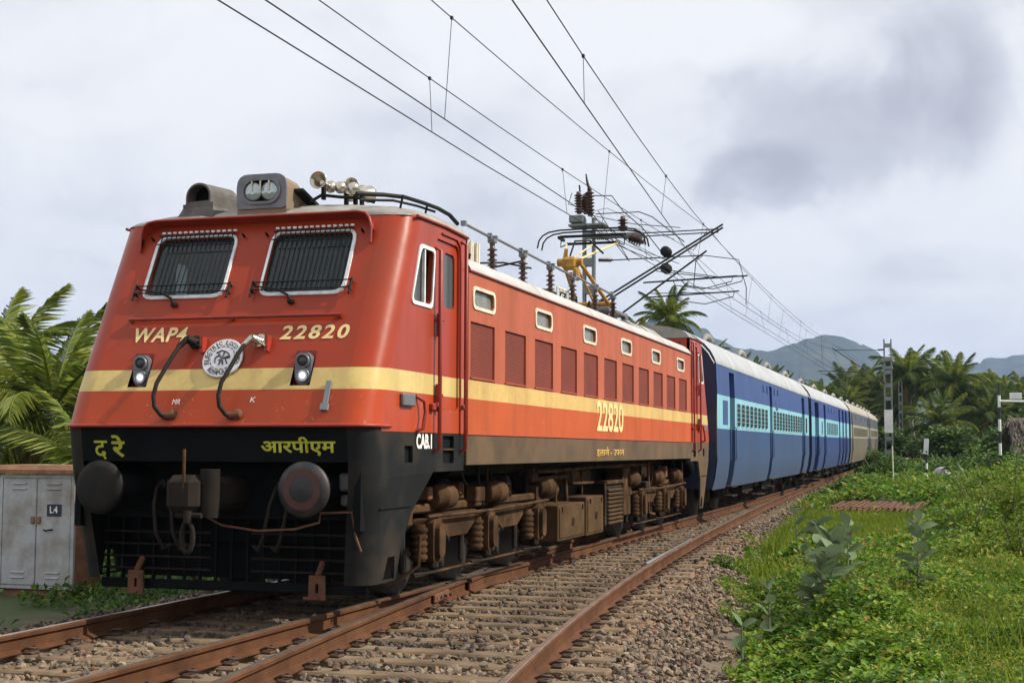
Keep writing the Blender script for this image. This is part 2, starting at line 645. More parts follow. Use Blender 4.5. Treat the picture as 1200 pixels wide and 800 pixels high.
M['letterg'] = mat('letter_olive', (0.42, 0.42, 0.035), 0.5, 0, 0.15, 9.0)
M['letterw'] = mat('letter_white', (0.78, 0.76, 0.70), 0.5, 0, 0.08, 9.0)
M['letterf'] = mat('letter_faded', (0.62, 0.36, 0.08), 0.6, 0, 0.2, 12.0)
M['emblem'] = mat('emblem_silver', (0.66, 0.66, 0.68), 0.35, 0.3, 0.08, 12.0, (0.4, 0.38, 0.36), 0.4)
M['emtext'] = mat('emblem_text', (0.06, 0.055, 0.055), 0.5)
M['lampgrey'] = mat('lamp_housing_grey', (0.16, 0.16, 0.18), 0.4, 0.3, 0.2, 9.0)
M['olive'] = mat('headlight_shell', (0.22, 0.16, 0.10), 0.6, 0, 0.35, 4.0, (0.09, 0.06, 0.045), 0.7, 4.0)
M['chrome'] = mat('horn_metal', (0.55, 0.50, 0.42), 0.22, 0.9, 0.2, 8.0, (0.25, 0.2, 0.15), 0.5)
M['bufgrey'] = mat('buffer_grey', (0.014, 0.016, 0.019), 0.45, 0.1, 0.3, 6.0, (0.11, 0.06, 0.045), 0.5)
M['bufred'] = mat('buffer_red', (0.060, 0.015, 0.010), 0.55, 0, 0.35, 9.0, (0.05, 0.04, 0.04), 0.6, 9.0)
M['glass'] = glassmat('tinted_glass', (0.022, 0.042, 0.048), 0.32)
M['sglass'] = glassmat('side_glass', (0.10, 0.12, 0.13), 0.30, 0.12)
M['uglass'] = mat('dusty_pane', (0.16, 0.17, 0.15), 0.25, 0, 0.25, 7.0, (0.3, 0.27, 0.22), 0.5)
M['ventgrey'] = mat('vent_grime', (0.11, 0.10, 0.092), 0.7, 0, 0.35, 4.0, (0.04, 0.035, 0.03), 0.7, 5.0)
M['lens'] = mat('lamp_lens', (0.42, 0.48, 0.50), 0.08, 0.5, 0.15, 30.0)
M['lensdark'] = mat('dark_lens', (0.03, 0.03, 0.035), 0.15, 0, 0.1, 30.0)
M['interior'] = mat('cab_interior', (0.05, 0.055, 0.055), 0.8, 0, 0.2, 3.0)
_t = NT('lit_lamp')
_t.b.inputs['Emission Color'].default_value = (1.0, 0.98, 0.95, 1)
_t.b.inputs['Emission Strength'].default_value = 3.0
M['lit'] = _t.m


def coachmat(name, up, band, low, dust):
    t = NT(name)
    x, y, z = t.xyz()
    n = t.noise(0.9, 5)

    def vv(c, a=0.12):
        return t.ramp(n, [(0.3, tuple(q * (1 - a) for q in c)), (0.7, tuple(min(1, q * (1 + a)) for q in c))])
    b = t.math('MULTIPLY', t.math('GREATER_THAN', z, 1.885), t.math('LESS_THAN', z, 2.60))
    c = t.mix(t.math('GREATER_THAN', z, 2.2), vv(low), vv(up))
    c = t.mix(b, c, vv(band, 0.08))
    st = t.ramp(t.noise(1.0, 5, 0.6, stretch=(6.0, 6.0, 0.45)), [(0.42, 0.0), (0.75, 1.0)])
    c = t.mix(t.math('MULTIPLY', st, 0.3), c, dust)
    zz = t.math('MULTIPLY', t.math('SUBTRACT', 1.7, z), 0.6, clamp=True)     # brake dust thrown up along the sill
    d2 = t.math('MULTIPLY', zz, t.ramp(t.noise(2.0, 6, 0.65), [(0.25, 0.15), (0.7, 0.85)]))
    c = t.mix(d2, c, dust)
    t.put(t.b.inputs['Base Color'], c)
    t.b.inputs['Roughness'].default_value = 0.55
    t.b.inputs['Specular IOR Level'].default_value = 0.2
    t.bump(t.noise(1.1, 3), 0.3, 0.03)
    return t.m


M['coach'] = coachmat('coach_blue', (0.034, 0.074, 0.22), (0.23, 0.48, 0.57), (0.030, 0.070, 0.17), (0.10, 0.105, 0.10))
M['coachb'] = coachmat('coach_blue_deep', (0.024, 0.056, 0.21), (0.21, 0.46, 0.56), (0.020, 0.048, 0.17), (0.08, 0.09, 0.09))
M['coachg'] = coachmat('coach_grey_brown', (0.075, 0.090, 0.11), (0.25, 0.26, 0.22), (0.12, 0.115, 0.09), (0.17, 0.12, 0.075))  # grey-brown tones with a beige band, set by height
M['navy'] = mat('coach_end_navy', (0.016, 0.026, 0.075), 0.6, 0, 0.3, 2.0, (0.04, 0.04, 0.05), 0.4)
M['doorblue'] = mat('coach_door_blue', (0.024, 0.060, 0.20), 0.5, 0, 0.2, 2.0, (0.08, 0.08, 0.09), 0.4)
M['coachroof'] = mat('coach_roof', (0.35, 0.365, 0.39), 0.6, 0, 0.12, 1.0, (0.22, 0.215, 0.21), 0.6, 1.2)
M['coachroofg'] = mat('coach_roof_brown', (0.30, 0.28, 0.24), 0.6, 0, 0.15, 1.0, (0.28, 0.23, 0.17), 0.6, 1.2)
M['pane'] = mat('dark_window_pane', (0.014, 0.017, 0.02), 0.18, 0, 0.3, 2.0)
M['bandtrim'] = mat('window_trim_cyan', (0.26, 0.50, 0.58), 0.5, 0, 0.12, 3.0, (0.3, 0.33, 0.3), 0.4)
M['beigetrim'] = mat('window_trim_beige', (0.42, 0.38, 0.28), 0.5, 0, 0.12, 3.0)

M['rail'] = mat('rusty_rail', (0.090, 0.038, 0.018), 0.8, 0.0, 0.4, 2.0, (0.14, 0.066, 0.030), 0.6, 5.0, 0.2, 50, spec=0.15)
M['railtop'] = mat('polished_rail_head', (0.42, 0.36, 0.30), 0.28, 0.8, 0.25, 4.0, (0.17, 0.085, 0.05), 0.6, 3.0)
M['sleeper'] = mat('concrete_sleeper', (0.215, 0.150, 0.092), 0.95, 0, 0.28, 4.0, (0.055, 0.040, 0.028), 0.8, 1.3, 0.35, 50, spec=0.2)
M['clip'] = mat('rail_clip_iron', (0.075, 0.045, 0.03), 0.7, 0.2, 0.4, 20.0)
M['conc'] = mat('mast_steel', (0.20, 0.215, 0.225), 0.6, 0.2, 0.2, 3.0, (0.12, 0.1, 0.08), 0.4)
M['wire'] = mat('wire_dark', (0.022, 0.022, 0.026), 0.5, 0.5, 0.2, 5.0)
M['mwhite'] = mat('white_board', (0.74, 0.74, 0.72), 0.5, 0, 0.1, 4.0)
M['cabinet'] = mat('cabinet_grey', (0.44, 0.45, 0.47), 0.55, 0.0, 0.15, 3.0, (0.20, 0.13, 0.06), 0.8, 2.2, spec=0.2)
M['cabrust'] = mat('cabinet_rust', (0.26, 0.13, 0.07), 0.8, 0, 0.35, 4.0, (0.12, 0.06, 0.035), 0.6, 6.0)
M['navyplate'] = mat('navy_plate', (0.012, 0.02, 0.055), 0.4)
M['bluetarp'] = mat('blue_sheet', (0.03, 0.16, 0.50), 0.5, 0, 0.3, 2.0)
# ------------------------------------------------------------------ setting: ground, tracks, ballast


def grade(y):
    """the line climbs very gently away from the camera"""
    y = np.clip(np.asarray(y, float), 0, 140)
    return 4.85e-5 * y * y


def curve(y):
    """the line bends left in the distance"""
    y = np.asarray(y, float)
    return np.where(y > 62, -0.00025 * (y - 62) ** 2, 0.0)


R4 = [(-30, 7.6), (-14, 5.15), (-8, 4.18), (-2.94, 3.43), (-0.55, 3.12), (2.2, 2.83), (5.45, 2.56), (9.84, 2.28), (16.8, 1.92), (27.6, 1.50), (39.3, 1.20), (52, 0.99), (66, 0.905), (78, 0.885)]
R3 = [(-30, 5.85), (-14, 3.38), (-8, 2.41), (-3.5, 1.72), (-1.98, 1.53), (0.04, 1.29), (2.06, 1.08), (4.37, 0.86), (6.32, 0.69), (8.6, 0.51), (12, 0.27), (18, -0.06), (28, -0.42), (40, -0.68), (60, -0.84)]


def smooth_path(pts, step=0.5):
    ys = np.arange(pts[0][0], pts[-1][0] + 1e-6, step)
    P = np.array(pts)
    x = np.interp(ys, P[:, 0], P[:, 1])
    for _ in range(60):
        x[1:-1] = 0.25 * x[:-2] + 0.5 * x[1:-1] + 0.25 * x[2:]
    return ys, x


Y4, X4 = smooth_path(R4)
Y3, X3 = smooth_path(R3)


def x4(y):
    return np.interp(y, Y4, X4) + np.where(np.asarray(y, float) > 66, curve(y), 0)


def x3(y):
    return np.interp(y, Y3, X3)


def bed_r(y):
    """right edge of the ballast crown"""
    return np.maximum(x4(y) + 0.62, 1.9)


def ground_z(x, y):
    x, y = np.asarray(x, float), np.asarray(y, float)
    r = bed_r(y)
    l = -1.95
    d = np.maximum(np.maximum(x - r, l - x), 0)
    top = -0.225
    base = np.where(x > r, -0.46, -0.42) + 0.10 * (vnoise(x, y, 3.1, 3) - 0.5)
    z = np.maximum(top - d * 0.42, np.minimum(base, top))
    # the verge rises a little towards the hedge on the right
    z = z + 0.55 * np.clip((x - 9) / 14, 0, 1) * np.clip((y - 4) / 25, 0, 1)
    return z + grade(y)


def soil():
    t = NT('ground_soil')
    geo = t.N.new('ShaderNodeNewGeometry')
    P = geo.outputs['Position']
    a = t.ramp(t.noise(1.2, 6, 0.6, P), [(0.3, (0.075, 0.055, 0.035)), (0.7, (0.16, 0.125, 0.085))])
    g = t.ramp(t.noise(0.25, 5, 0.6, P), [(0.35, (0.035, 0.06, 0.016)), (0.7, (0.08, 0.105, 0.03))])
    s = t.N.new('ShaderNodeSeparateXYZ')
    t.L.new(P, s.inputs[0])
    # grassy beyond the ballast edge (an earth / turf boundary that runs with the track)
    far = t.math('MULTIPLY', t.math('SUBTRACT', t.math('ABSOLUTE', t.math('SUBTRACT', s.outputs[0], 0.6)), 3.7), 1.2, clamp=True)
    c = t.mix(far, a, g)
    t.put(t.b.inputs['Base Color'], c)
    t.b.inputs['Roughness'].default_value = 0.95
    t.bump(t.noise(30, 6, 0.7, P), 0.7, 0.03)
    return t.m


def build_ground():
    ys = np.concatenate([[-400, -120, -60, -30, -20], np.arange(-14, 30, 0.6), np.arange(30, 140, 2.5), [150, 170, 200, 260, 400, 700, 1300, 2500, 5000, 9000]])
    lx = np.array([-6000, -1500, -300, -80, -30, -14, -8, -6, -5, -4.2, -3.6, -3.0, -2.6, -2.3, -1.95, -1.2, 0, 1.0])
    rx = np.array([-0.4, 0, 0.25, 0.5, 0.75, 1.0, 1.4, 2.0, 2.8, 3.8, 5, 7, 10, 14, 20, 30, 60, 140, 400, 1500, 6000])
    V = []
    for y in ys:
        xs = np.concatenate([lx, np.maximum(float(bed_r(y)), 1.9) + rx])
        zs = ground_z(xs, np.full_like(xs, y))
        V.append(np.stack([xs, np.full_like(xs, y), zs], 1))
    V = np.array(V)
    n, m = V.shape[:2]
    i = np.arange(n - 1)[:, None] * m + np.arange(m - 1)[None, :]
    F = np.stack([i, i + 1, i + m + 1, i + m], -1).reshape(-1, 4)
    o = bpy.data.objects.new('ground', np_mesh('ground', V.reshape(-1, 3), F, soil(), True))
    COL.objects.link(o)
    tag(o, 'earth ground under the track bed and the green verge', kind='structure')


build_ground()


def rail_rings(path, wear=0.0):
    # half profile of a flat-bottom rail, head at z=0
    prof = [(-0.068, -0.156), (-0.068, -0.146), (-0.011, -0.124), (-0.009, -0.05), (-0.034, -0.036), (-0.036, -0.010), (-0.027, 0.0),
            (0.027, 0.0), (0.036, -0.010), (0.034, -0.036), (0.009, -0.05), (0.011, -0.124), (0.068, -0.146), (0.068, -0.156)]
    rings = []
    for i, (x, y, z) in enumerate(path):
        a, b = path[max(i - 1, 0)], path[min(i + 1, len(path) - 1)]
        d = Vector((b[0] - a[0], b[1] - a[1])).normalized()
        nx, ny = d.y, -d.x
        rings.append([(x + nx * u, y + ny * u, z + w) for u, w in prof])
    return rings


def make_rail(path, parent, name='rail'):
    g = G()
    g.loft(rail_rings(path), closed=True, smooth=False, caps=True)
    o = g.build(name, M['rail'], parent)
    h = G()
    rings = []
    for i, (x, y, z) in enumerate(path):
        a, b = path[max(i - 1, 0)], path[min(i + 1, len(path) - 1)]
        d = Vector((b[0] - a[0], b[1] - a[1])).normalized()
        nx, ny = d.y, -d.x
        rings.append([(x + nx * u, y + ny * u, z + w) for u, w in ((-0.026, 0.001), (-0.02, 0.003), (0.02, 0.003), (0.026, 0.001))])
    h.loft(rings, smooth=False)
    h.build('running_surface', M['railtop'], o)
    return o


main_track = empty('railway_track', (0, 0, 0), 0, 'rusty railway track that the train stands on', kind='structure')
side_track = empty('siding_track', (0, 0, 0), 0, 'rusty siding track curving away from the train line', kind='structure')
ysm = np.concatenate([np.arange(-30, 60, 5.0), np.arange(60, 145, 3.0)])
for sx in (-0.873, 0.873):
    if sx > 0:     # the right rail is cut by the crossing
        seg = [(-30, 4.0), (4.75, 145)]
    else:
        seg = [(-30, 145)]
    for a, b in seg:
        yy = [q for q in np.concatenate([[a], ysm, [b]]) if a <= q <= b]
        yy = sorted(set(yy))
        make_rail([(sx + float(curve(q)), q, float(grade(q))) for q in yy], main_track)
p3 = [(float(x3(q)), q, float(grade(q))) for q in np.concatenate([np.arange(-26, 3.75, 1.0), [3.75]])]
make_rail(p3, side_track)
p3b = [(float(x3(q)), q, float(grade(q))) for q in np.concatenate([[4.9], np.arange(6, 58, 1.0)])]
make_rail(p3b, side_track)
make_rail([(float(x4(q)), q, float(grade(q))) for q in np.arange(-26, 77, 1.0)], side_track)
# crossing nose, wing rails and check rail
make_rail([(0.905, 3.2, 0), (0.878, 4.5, 0), (0.873, 4.8, 0)], main_track, 'crossing_nose')
make_rail([(0.99, 3.75, 0), (0.905, 4.5, 0), (0.96, 6.2, 0)], side_track, 'wing_rail')
make_rail([(0.80, 3.4, 0), (0.80, 4.4, 0), (0.71, 5.3, 0), (0.66, 6.3, 0)], side_track, 'wing_rail')
g = G()
for q in (2.55, 6.9):
    g.box((float(x3(q)) + 0.04, q, -0.075), (0.03, 0.62, 0.085), Matrix.Rotation(0.105, 3, 'Z'), 0.008)
    for k in range(4):
        g.cyl((float(x3(q)) + 0.05, q - 0.22 + k * 0.15, -0.075), (float(x3(q)) + 0.085, q - 0.22 + k * 0.15, -0.075), 0.018, n=6)
g.build('fishplate', M['rust'], side_track)

# sleepers with rail clips
YS = []
y = -9.0
k = 0
sl_mesh = {}
cg = G()
cg.box((0, 0, 0.012), (0.10, 0.11, 0.022), None, 0.006)
cg.tube([(-0.05, -0.035, 0.03), (0.0, -0.04, 0.055), (0.045, -0.02, 0.05), (0.05, 0.02, 0.045), (0.01, 0.04, 0.055), (-0.045, 0.035, 0.03)], 0.011, 5)
clip_me = cg.mesh('rail_clip', M['clip'])
rs = random.Random(3)
while y < 74:
    x0, x1 = -1.42 + float(curve(y)) + rs.uniform(-.03, .03), max(float(x4(y)) + 0.52, 1.40 + float(curve(y))) + rs.uniform(-.05, .05)
    z = float(grade(y))
    g = G()
    cx, L = (x0 + x1) / 2, x1 - x0
    g.box((0, 0, 0), (L, 0.235, 0.20), None, 0.018)
    s = g.build('sleeper', M['sleeper'], main_track, (cx, y, z - 0.166 - 0.10))
    s.rotation_euler = (0, rs.uniform(-.002, .002), rs.uniform(-.012, .012))
    if y < 15.5:
        rails = [(float(x3(y)), 1), (float(x4(y)), 1), (0.873, 1 if y > -6 else 0)]
        if y < 3:
            rails.append((-0.873, 1))
        if abs(float(x3(y)) - 0.873) < 0.17:
            rails = [(float(x4(y)), 1)] + ([(-0.873, 1)] if y < 3 else [])
        for rx, on in rails:
            if not on or (y > 6 and rx < 0.85):
                continue
            for sd in (-1, 1):
                c = inst('rail_clip', clip_me, s, (rx - cx + sd * 0.105, rs.uniform(-.015, .015), 0.10), (0, 0, 0 if sd > 0 else math.pi))
                k += 1
    YS.append(y)
    y += 0.60 + rs.uniform(-.025, .025)

# ballast stones


def stone_mat():
    t = NT('ballast_stone')
    c = t.ramp(t.island(), [(0.0, (0.040, 0.031, 0.025)), (0.25, (0.13, 0.097, 0.068)), (0.5, (0.21, 0.155, 0.105)), (0.7, (0.12, 0.076, 0.048)), (0.87, (0.28, 0.22, 0.155)), (1.0, (0.20, 0.084, 0.042))])
    geo = t.N.new('ShaderNodeNewGeometry')
    P = geo.outputs['Position']
    oil = t.ramp(t.noise(0.8, 5, 0.6, P), [(0.42, 0.0), (0.58, 1.0)])
    s = t.N.new('ShaderNodeSeparateXYZ')
    t.L.new(P, s.inputs[0])
    c = t.mix(t.math('MULTIPLY', t.math('MULTIPLY', oil, t.math('LESS_THAN', s.outputs[0], 2.75)), 0.65), c, (0.040, 0.034, 0.030))
    t.put(t.b.inputs['Base Color'], c)
    t.b.inputs['Roughness'].default_value = 0.9
    t.bump(t.noise(60, 4, 0.6, P), 0.35, 0.008)
    return t.m


def stones(n, xs, ys, zs, size):
    base = np.array([(1, 1, 1), (-1, -1, 1), (-1, 1, -1), (1, -1, -1), (1.25, 0, -.3), (-.9, .1, .9), (0, 1.2, .2), (0, -1.2, 0.1), (.1, 0, 1.25), (0, .1, -1.2)], float)
    # convex hull faces are taken once from an icosahedron instead
    ph = (1 + 5 ** .5) / 2
    ico = np.array([(-1, ph, 0), (1, ph, 0), (-1, -ph, 0), (1, -ph, 0), (0, -1, ph), (0, 1, ph), (0, -1, -ph), (0, 1, -ph), (ph, 0, -1), (ph, 0, 1), (-ph, 0, -1), (-ph, 0, 1)]) / 1.9
    fc = np.array([(0, 11, 5), (0, 5, 1), (0, 1, 7), (0, 7, 10), (0, 10, 11), (1, 5, 9), (5, 11, 4), (11, 10, 2), (10, 7, 6), (7, 1, 8), (3, 9, 4), (3, 4, 2), (3, 2, 6), (3, 6, 8), (3, 8, 9), (4, 9, 5), (2, 4, 11), (6, 2, 10), (8, 6, 7), (9, 8, 1)])
    q = RNG.normal(size=(n, 4))
    q /= np.linalg.norm(q, axis=1, keepdims=True)
    w, x, yy, z = q.T
    Rm = np.stack([1 - 2 * (yy * yy + z * z), 2 * (x * yy - z * w), 2 * (x * z + yy * w), 2 * (x * yy + z * w), 1 - 2 * (x * x + z * z), 2 * (yy * z - x * w), 2 * (x * z - yy * w), 2 * (yy * z + x * w), 1 - 2 * (x * x + yy * yy)], 1).reshape(n, 3, 3)
    sc = np.stack([RNG.uniform(.8, 1.3, n), RNG.uniform(.6, 1.0, n), RNG.uniform(.45, .8, n)], 1)
    jit = ico[None] * RNG.uniform(.68, 1.22, (n, 12, 1))
    V = np.einsum('nij,nkj->nki', Rm, jit * sc[:, None, :]) * size[:, None, None]
    V[..., 2] *= .85
    V += np.stack([xs, ys, zs], 1)[:, None, :]
    F = (np.arange(n)[:, None, None] * 12 + fc[None]).reshape(-1, 3)
    return V.reshape(-1, 3), F


def build_ballast():
    sm = stone_mat()
    parts = []
    ysl = np.array(YS)

    def band(n, y0, y1, s0, s1, edge):
        y = RNG.uniform(y0, y1, n)
        r = bed_r(y)
        x = RNG.uniform(-2.9, 0, n) + RNG.uniform(0, 1, n) * 0
        x = -2.9 + RNG.uniform(0, 1, n) * (r + edge + 2.9)
        return x, y
    for n, y0, y1, s0, s1 in ((40000, -5.5, 8, .021, .046), (18000, 8, 24, .030, .056), (6000, 24, 60, .055, .09)):
        x, y = band(n, y0, y1, s0, s1, 1.15)
        sz = RNG.uniform(s0, s1, n)
        # patchy outer edge
        keep = (x < bed_r(y) + 0.35 + 0.9 * vnoise(x, y, 0.9, 5)) & (x > -2.0 - 0.9 * vnoise(x, y, 0.8, 6))
        # keep the space under the rails free
        for rx in (np.full_like(y, -.873), np.full_like(y, .873), x3(y), x4(y)):
            keep &= np.abs(x - rx) > 0.11
        dmin = np.abs(y[:, None] - ysl[None, :]).min(1)
        on = (dmin < 0.125) & (x > -1.45) & (x < np.maximum(x4(y) + 0.55, 1.4))
        keep &= ~(on & (RNG.uniform(0, 1, n) > 0.04 + 0.16 * (vnoise(x, y, .7, 8) > .66)))
        z = ground_z(x, y) + np.where(on, 0.063, 0.012) + RNG.uniform(-0.01, 0.035, n) * np.where(on, .3, 1)
        z = np.where(on, grade(y) - 0.156, z)
        V, F = stones(int(keep.sum()), x[keep], y[keep], z[keep], sz[keep])
        parts.append((V, F))
    o = 0
    Vs, Fs = [], []
    for V, F in parts:
        Vs.append(V)
        Fs.append(F + o)
        o += len(V)
    ob = bpy.data.objects.new('ballast', np_mesh('ballast', np.concatenate(Vs), np.concatenate(Fs), sm))
    COL.objects.link(ob)
    tag(ob, 'brown and grey crushed stone ballast around the sleepers', 'ballast', kind='stuff')


build_ballast()

# steel rod lying against the siding rail
g = G()
g.tube([(float(x4(7.2)) - 0.16, 7.2, -0.08), (float(x4(10)) - 0.13, 10.0, -0.075), (float(x4(12.6)) - 0.13, 12.6, -0.07)], 0.035, 8)
tag(g.build('steel_bar', M['conc']), 'grey steel bar lying along the inside of the curved rail', 'bar')
# ------------------------------------------------------------------ locomotive
LL = 17.43                      # body length; rear cab is the front cab turned round
YF = [(1.64, -0.445), (1.97, -0.315), (3.60, 0.49)]
CW, CR = 1.51, 0.27             # cab half width, corner radius


def yf(z):
    return interp(YF, z)


FN = Vector((0, -1.63, 0.805)).normalized()     # normal of the raked front
FU = Vector((0, 0.805, 1.63)).normalized()      # its upward direction


def fr(x, z, off=0.0):
    """point on the raked front, off metres proud of it"""
    return Vector((x, yf(z), z)) + FN * off


loco = empty('locomotive', (0, 0, 0), 0, 'red electric locomotive with cream band and black buffer beam, heading the train', 'locomotive')


def cab_shell(parent, tf, front=True):
    """tf maps cab coordinates (front cab) to locomotive coordinates"""
    def T(q):
        return tf(Vector(q))
    # ---- raked front panel with window and lamp openings
    wins = [rpoly([(s * .20, 2.85), (s * 1.00, 2.85), (s * 1.00, 3.43), (s * .20, 3.43)][::s], .09) for s in (-1, 1)]
    lamps = [[(s * .80 - .095, 1.99), (s * .80 + .095, 1.99), (s * .80 + .095, 2.30), (s * .80 - .095, 2.30)] for s in (-1, 1)]
    g = G()
    g.plate([(-1.24, 1.97), (1.24, 1.97), (1.24, 3.60), (-1.24, 3.60)], wins + lamps, lambda x, z: T(fr(x, z)), lambda x, z: T(fr(x, z, -0.05)))
    arc = [(math.cos(rad(a)), math.sin(rad(a))) for a in np.linspace(0, 90, 9)]
    zs = [1.64, 1.70, 1.80, 1.90, 1.97] + list(np.linspace(2.1, 3.60, 9))
    for s in (-1, 1):
        rings = []
        for z in zs:
            y0 = yf(z)
            rings.append([T((s * (1.24 + CR * b), y0 + CR - CR * a, z)) for a, b in arc])
        g.loft(rings)
    g.loft([[T((x, yf(z), z)) for x in (-1.24, 1.24)] for z in (1.64, 1.70, 1.97)], smooth=False)
    g.build('cab_front', M['cab'], parent)
    # ---- cab sides
    for s in (-1, 1):
        outer = [(yf(1.64) + CR, 1.60), (2.10, 1.60), (2.10, 3.60), (yf(3.60) + CR, 3.60), (yf(1.97) + CR, 1.97), (yf(1.64) + CR, 1.64)]
        swin = rpoly([(.53, 2.80), (1.03, 2.80), (1.10, 3.31), (.755, 3.31)], [.07, .06, .06, .06])
        door = rpoly([(1.20, 1.83), (1.84, 1.83), (1.84, 3.46), (1.20, 3.46)], [.02, .06, .09, .02])
        g = G()
        g.plate(outer, [swin, door], lambda y, z: T((s * CW, y, z)), lambda y, z: T((s * (CW - .05), y, z)))
        g.build('cab_side', M['cab'], parent)
        g = G()
        dw = rrect(1.45, 2.82, 1.76, 3.36, .06)
        g.plate(rpoly([(1.204, 1.834), (1.836, 1.834), (1.836, 3.456), (1.204, 3.456)], [.02, .06, .09, .02]), [dw], lambda y, z: T((s * (CW - .022), y, z)), lambda y, z: T((s * (CW - .06), y, z)))
        d = g.build('cab_door', M['cab'], parent)
        G().plate(dw, [], lambda y, z: T((s * (CW - .04), y, z))).build('pane', M['sglass'], d)
        g = G()
        g.box(T((s * (CW + .03), 1.17, 2.62)), (.03, .05, .22), None, .005)
        g.cyl(T((s * (CW + .03), 1.17, 2.66)), T((s * (CW + .03), 1.30, 2.68)), .014, n=6)
        g.box(T((s * (CW + .03), 1.17, 1.93)), (.04, .06, .26), None, .005)
        g.cyl(T((s * (CW + .03), 1.17, 1.95)), T((s * (CW + .03), 1.28, 1.96)), .014, n=6)
        g.build('door_handle', M['darkred'], d)
        # sliding side window
        g = G()
        big = rpoly([(.49, 2.765), (1.06, 2.765), (1.135, 3.345), (.72, 3.345)], [.09, .07, .07, .07])
        g.ring(big, swin, lambda y, z: T((s * (CW + .012), y, z)), lambda y, z: T((s * (CW - .005), y, z)))
        w = g.build('side_window', M['silver'], parent)
        G().box(T((s * (CW - .01), .86, 3.055)), (.03, .028, .50)).build('window_bar', M['silver'], w)
        G().plate([(.50, 2.78), (.86, 2.78), (.86, 3.33), (.70, 3.33)], [], lambda y, z: T((s * (CW - .035), y, z))).build('pane', M['sglass'], w)
        if front or s > 0 or True:
            for yy, z0, z1 in ((1.145, 1.42, 3.36), (1.905, 1.42, 3.52)):
                g = G()
                x = s * (CW + .055)
                g.tube([T((s * CW, yy, z0)), T((x, yy, z0 + .03)), T((x, yy, (z0 + z1) / 2)), T((x, yy, z1 - .03)), T((s * CW, yy, z1))], .020, 8)
                g.box(T((s * (CW + .025), yy, 1.86)), (.06, .07, .05), None, .01)
                g.build('handrail', M['darkred'], parent)
            g = G()
            g.tube([T((s * CW, .66, 1.61)), T((s * (CW + .06), .68, 1.63)), T((s * (CW + .06), .75, 1.78)), T((s * (CW + .06), .72, 1.88)), T((s * CW, .65, 1.93))], .017, 8)
            g.build('grab_iron', M['darkred'], parent)
            G().box(T((s * (CW + .02), .40, 1.885)), (.04, .30, .115), None, .01).build('step_lamp', M['lampgrey'], parent)
            G().box(T((s * (CW + .02), 1.05, 1.84)), (.05, .09, .07), None, .01).build('door_stop', M['darkred'], parent)
            # rain strip over door and along the cab roof edge
            g = G()
            g.tube([T((s * (CW + .012), .62, 3.585)), T((s * (CW + .012), 1.4, 3.60)), T((s * (CW + .012), 2.08, 3.585))], .016, 6)
            g.tube([T((s * (CW + .008), 1.32, 3.52)), T((s * (CW + .008), 1.75, 3.52)), T((s * (CW + .008), 1.85, 3.46)), T((s * (CW + .008), 1.87, 3.30)), T((s * (CW + .008), 1.875, 1.60))], .011, 6)
            g.build('rain_strip', M['darkred'], parent)
    # ---- cab roof
    g = G()

    def sect(y, e, c, w):
        pr = [(-1, 0), (-.985, .12), (-.95, .34), (-.88, .55), (-.74, .74), (-.5, .89), (-.25, .97), (0, 1.0), (.25, .97), (.5, .89), (.74, .74), (.88, .55), (.95, .34), (.985, .12), (1, 0)]
        return [T((u * w, y, e + (c - e) * h)) for u, h in pr]
    R = [sect(.478, 3.585, 3.588, 1.25), sect(.482, 3.585, 3.64, 1.30), sect(.53, 3.585, 3.675, 1.425), sect(.60, 3.585, 3.70, 1.475), sect(.70, 3.585, 3.735, 1.508), sect(.80, 3.585, 3.765, 1.516), sect(1.05, 3.585, 3.82, 1.518), sect(1.5, 3.585, 3.86, 1.52), sect(2.13, 3.585, 3.875, 1.52)]
    g.loft(R)
    g.add(R[-1], [tuple(range(len(R[-1])))])
    g.build('cab_roof', M['cabroof'], parent)
    g = G()     # cab end wall above the lower body roof, red
    g.plate([(-CW, 1.6), (CW, 1.6), (CW, 3.60), (-CW, 3.60)], [], lambda x, z: T((x, 2.10, z)), lambda x, z: T((x, 2.05, z)))
    g.build('cab_rear_wall', M['cab'], parent)
    return wins, lamps


def ident(q):
    return Vector(q)


def turned(q):
    return Vector((-q[0], LL - q[1], q[2]))


wins, lamps = cab_shell(loco, ident)
cab_shell(loco, turned, False)

# ---- cab interior (seen through the glass)
g = G()
g.box((0, 1.0, 1.75), (2.9, 2.0, .04))
g.box((0, .55, 2.35), (2.6, .5, .5), None, .05)
g.box((-.75, 1.35, 2.5), (.5, .12, .8), None, .05)
g.box((.75, 1.35, 2.5), (.5, .12, .8), None, .05)
g.box((0, 2.0, 2.6), (2.9, .04, 1.7))
g.box((0, 1.35, 3.57), (2.9, 1.4, .02))
g.build('cab_interior', M['interior'], loco)

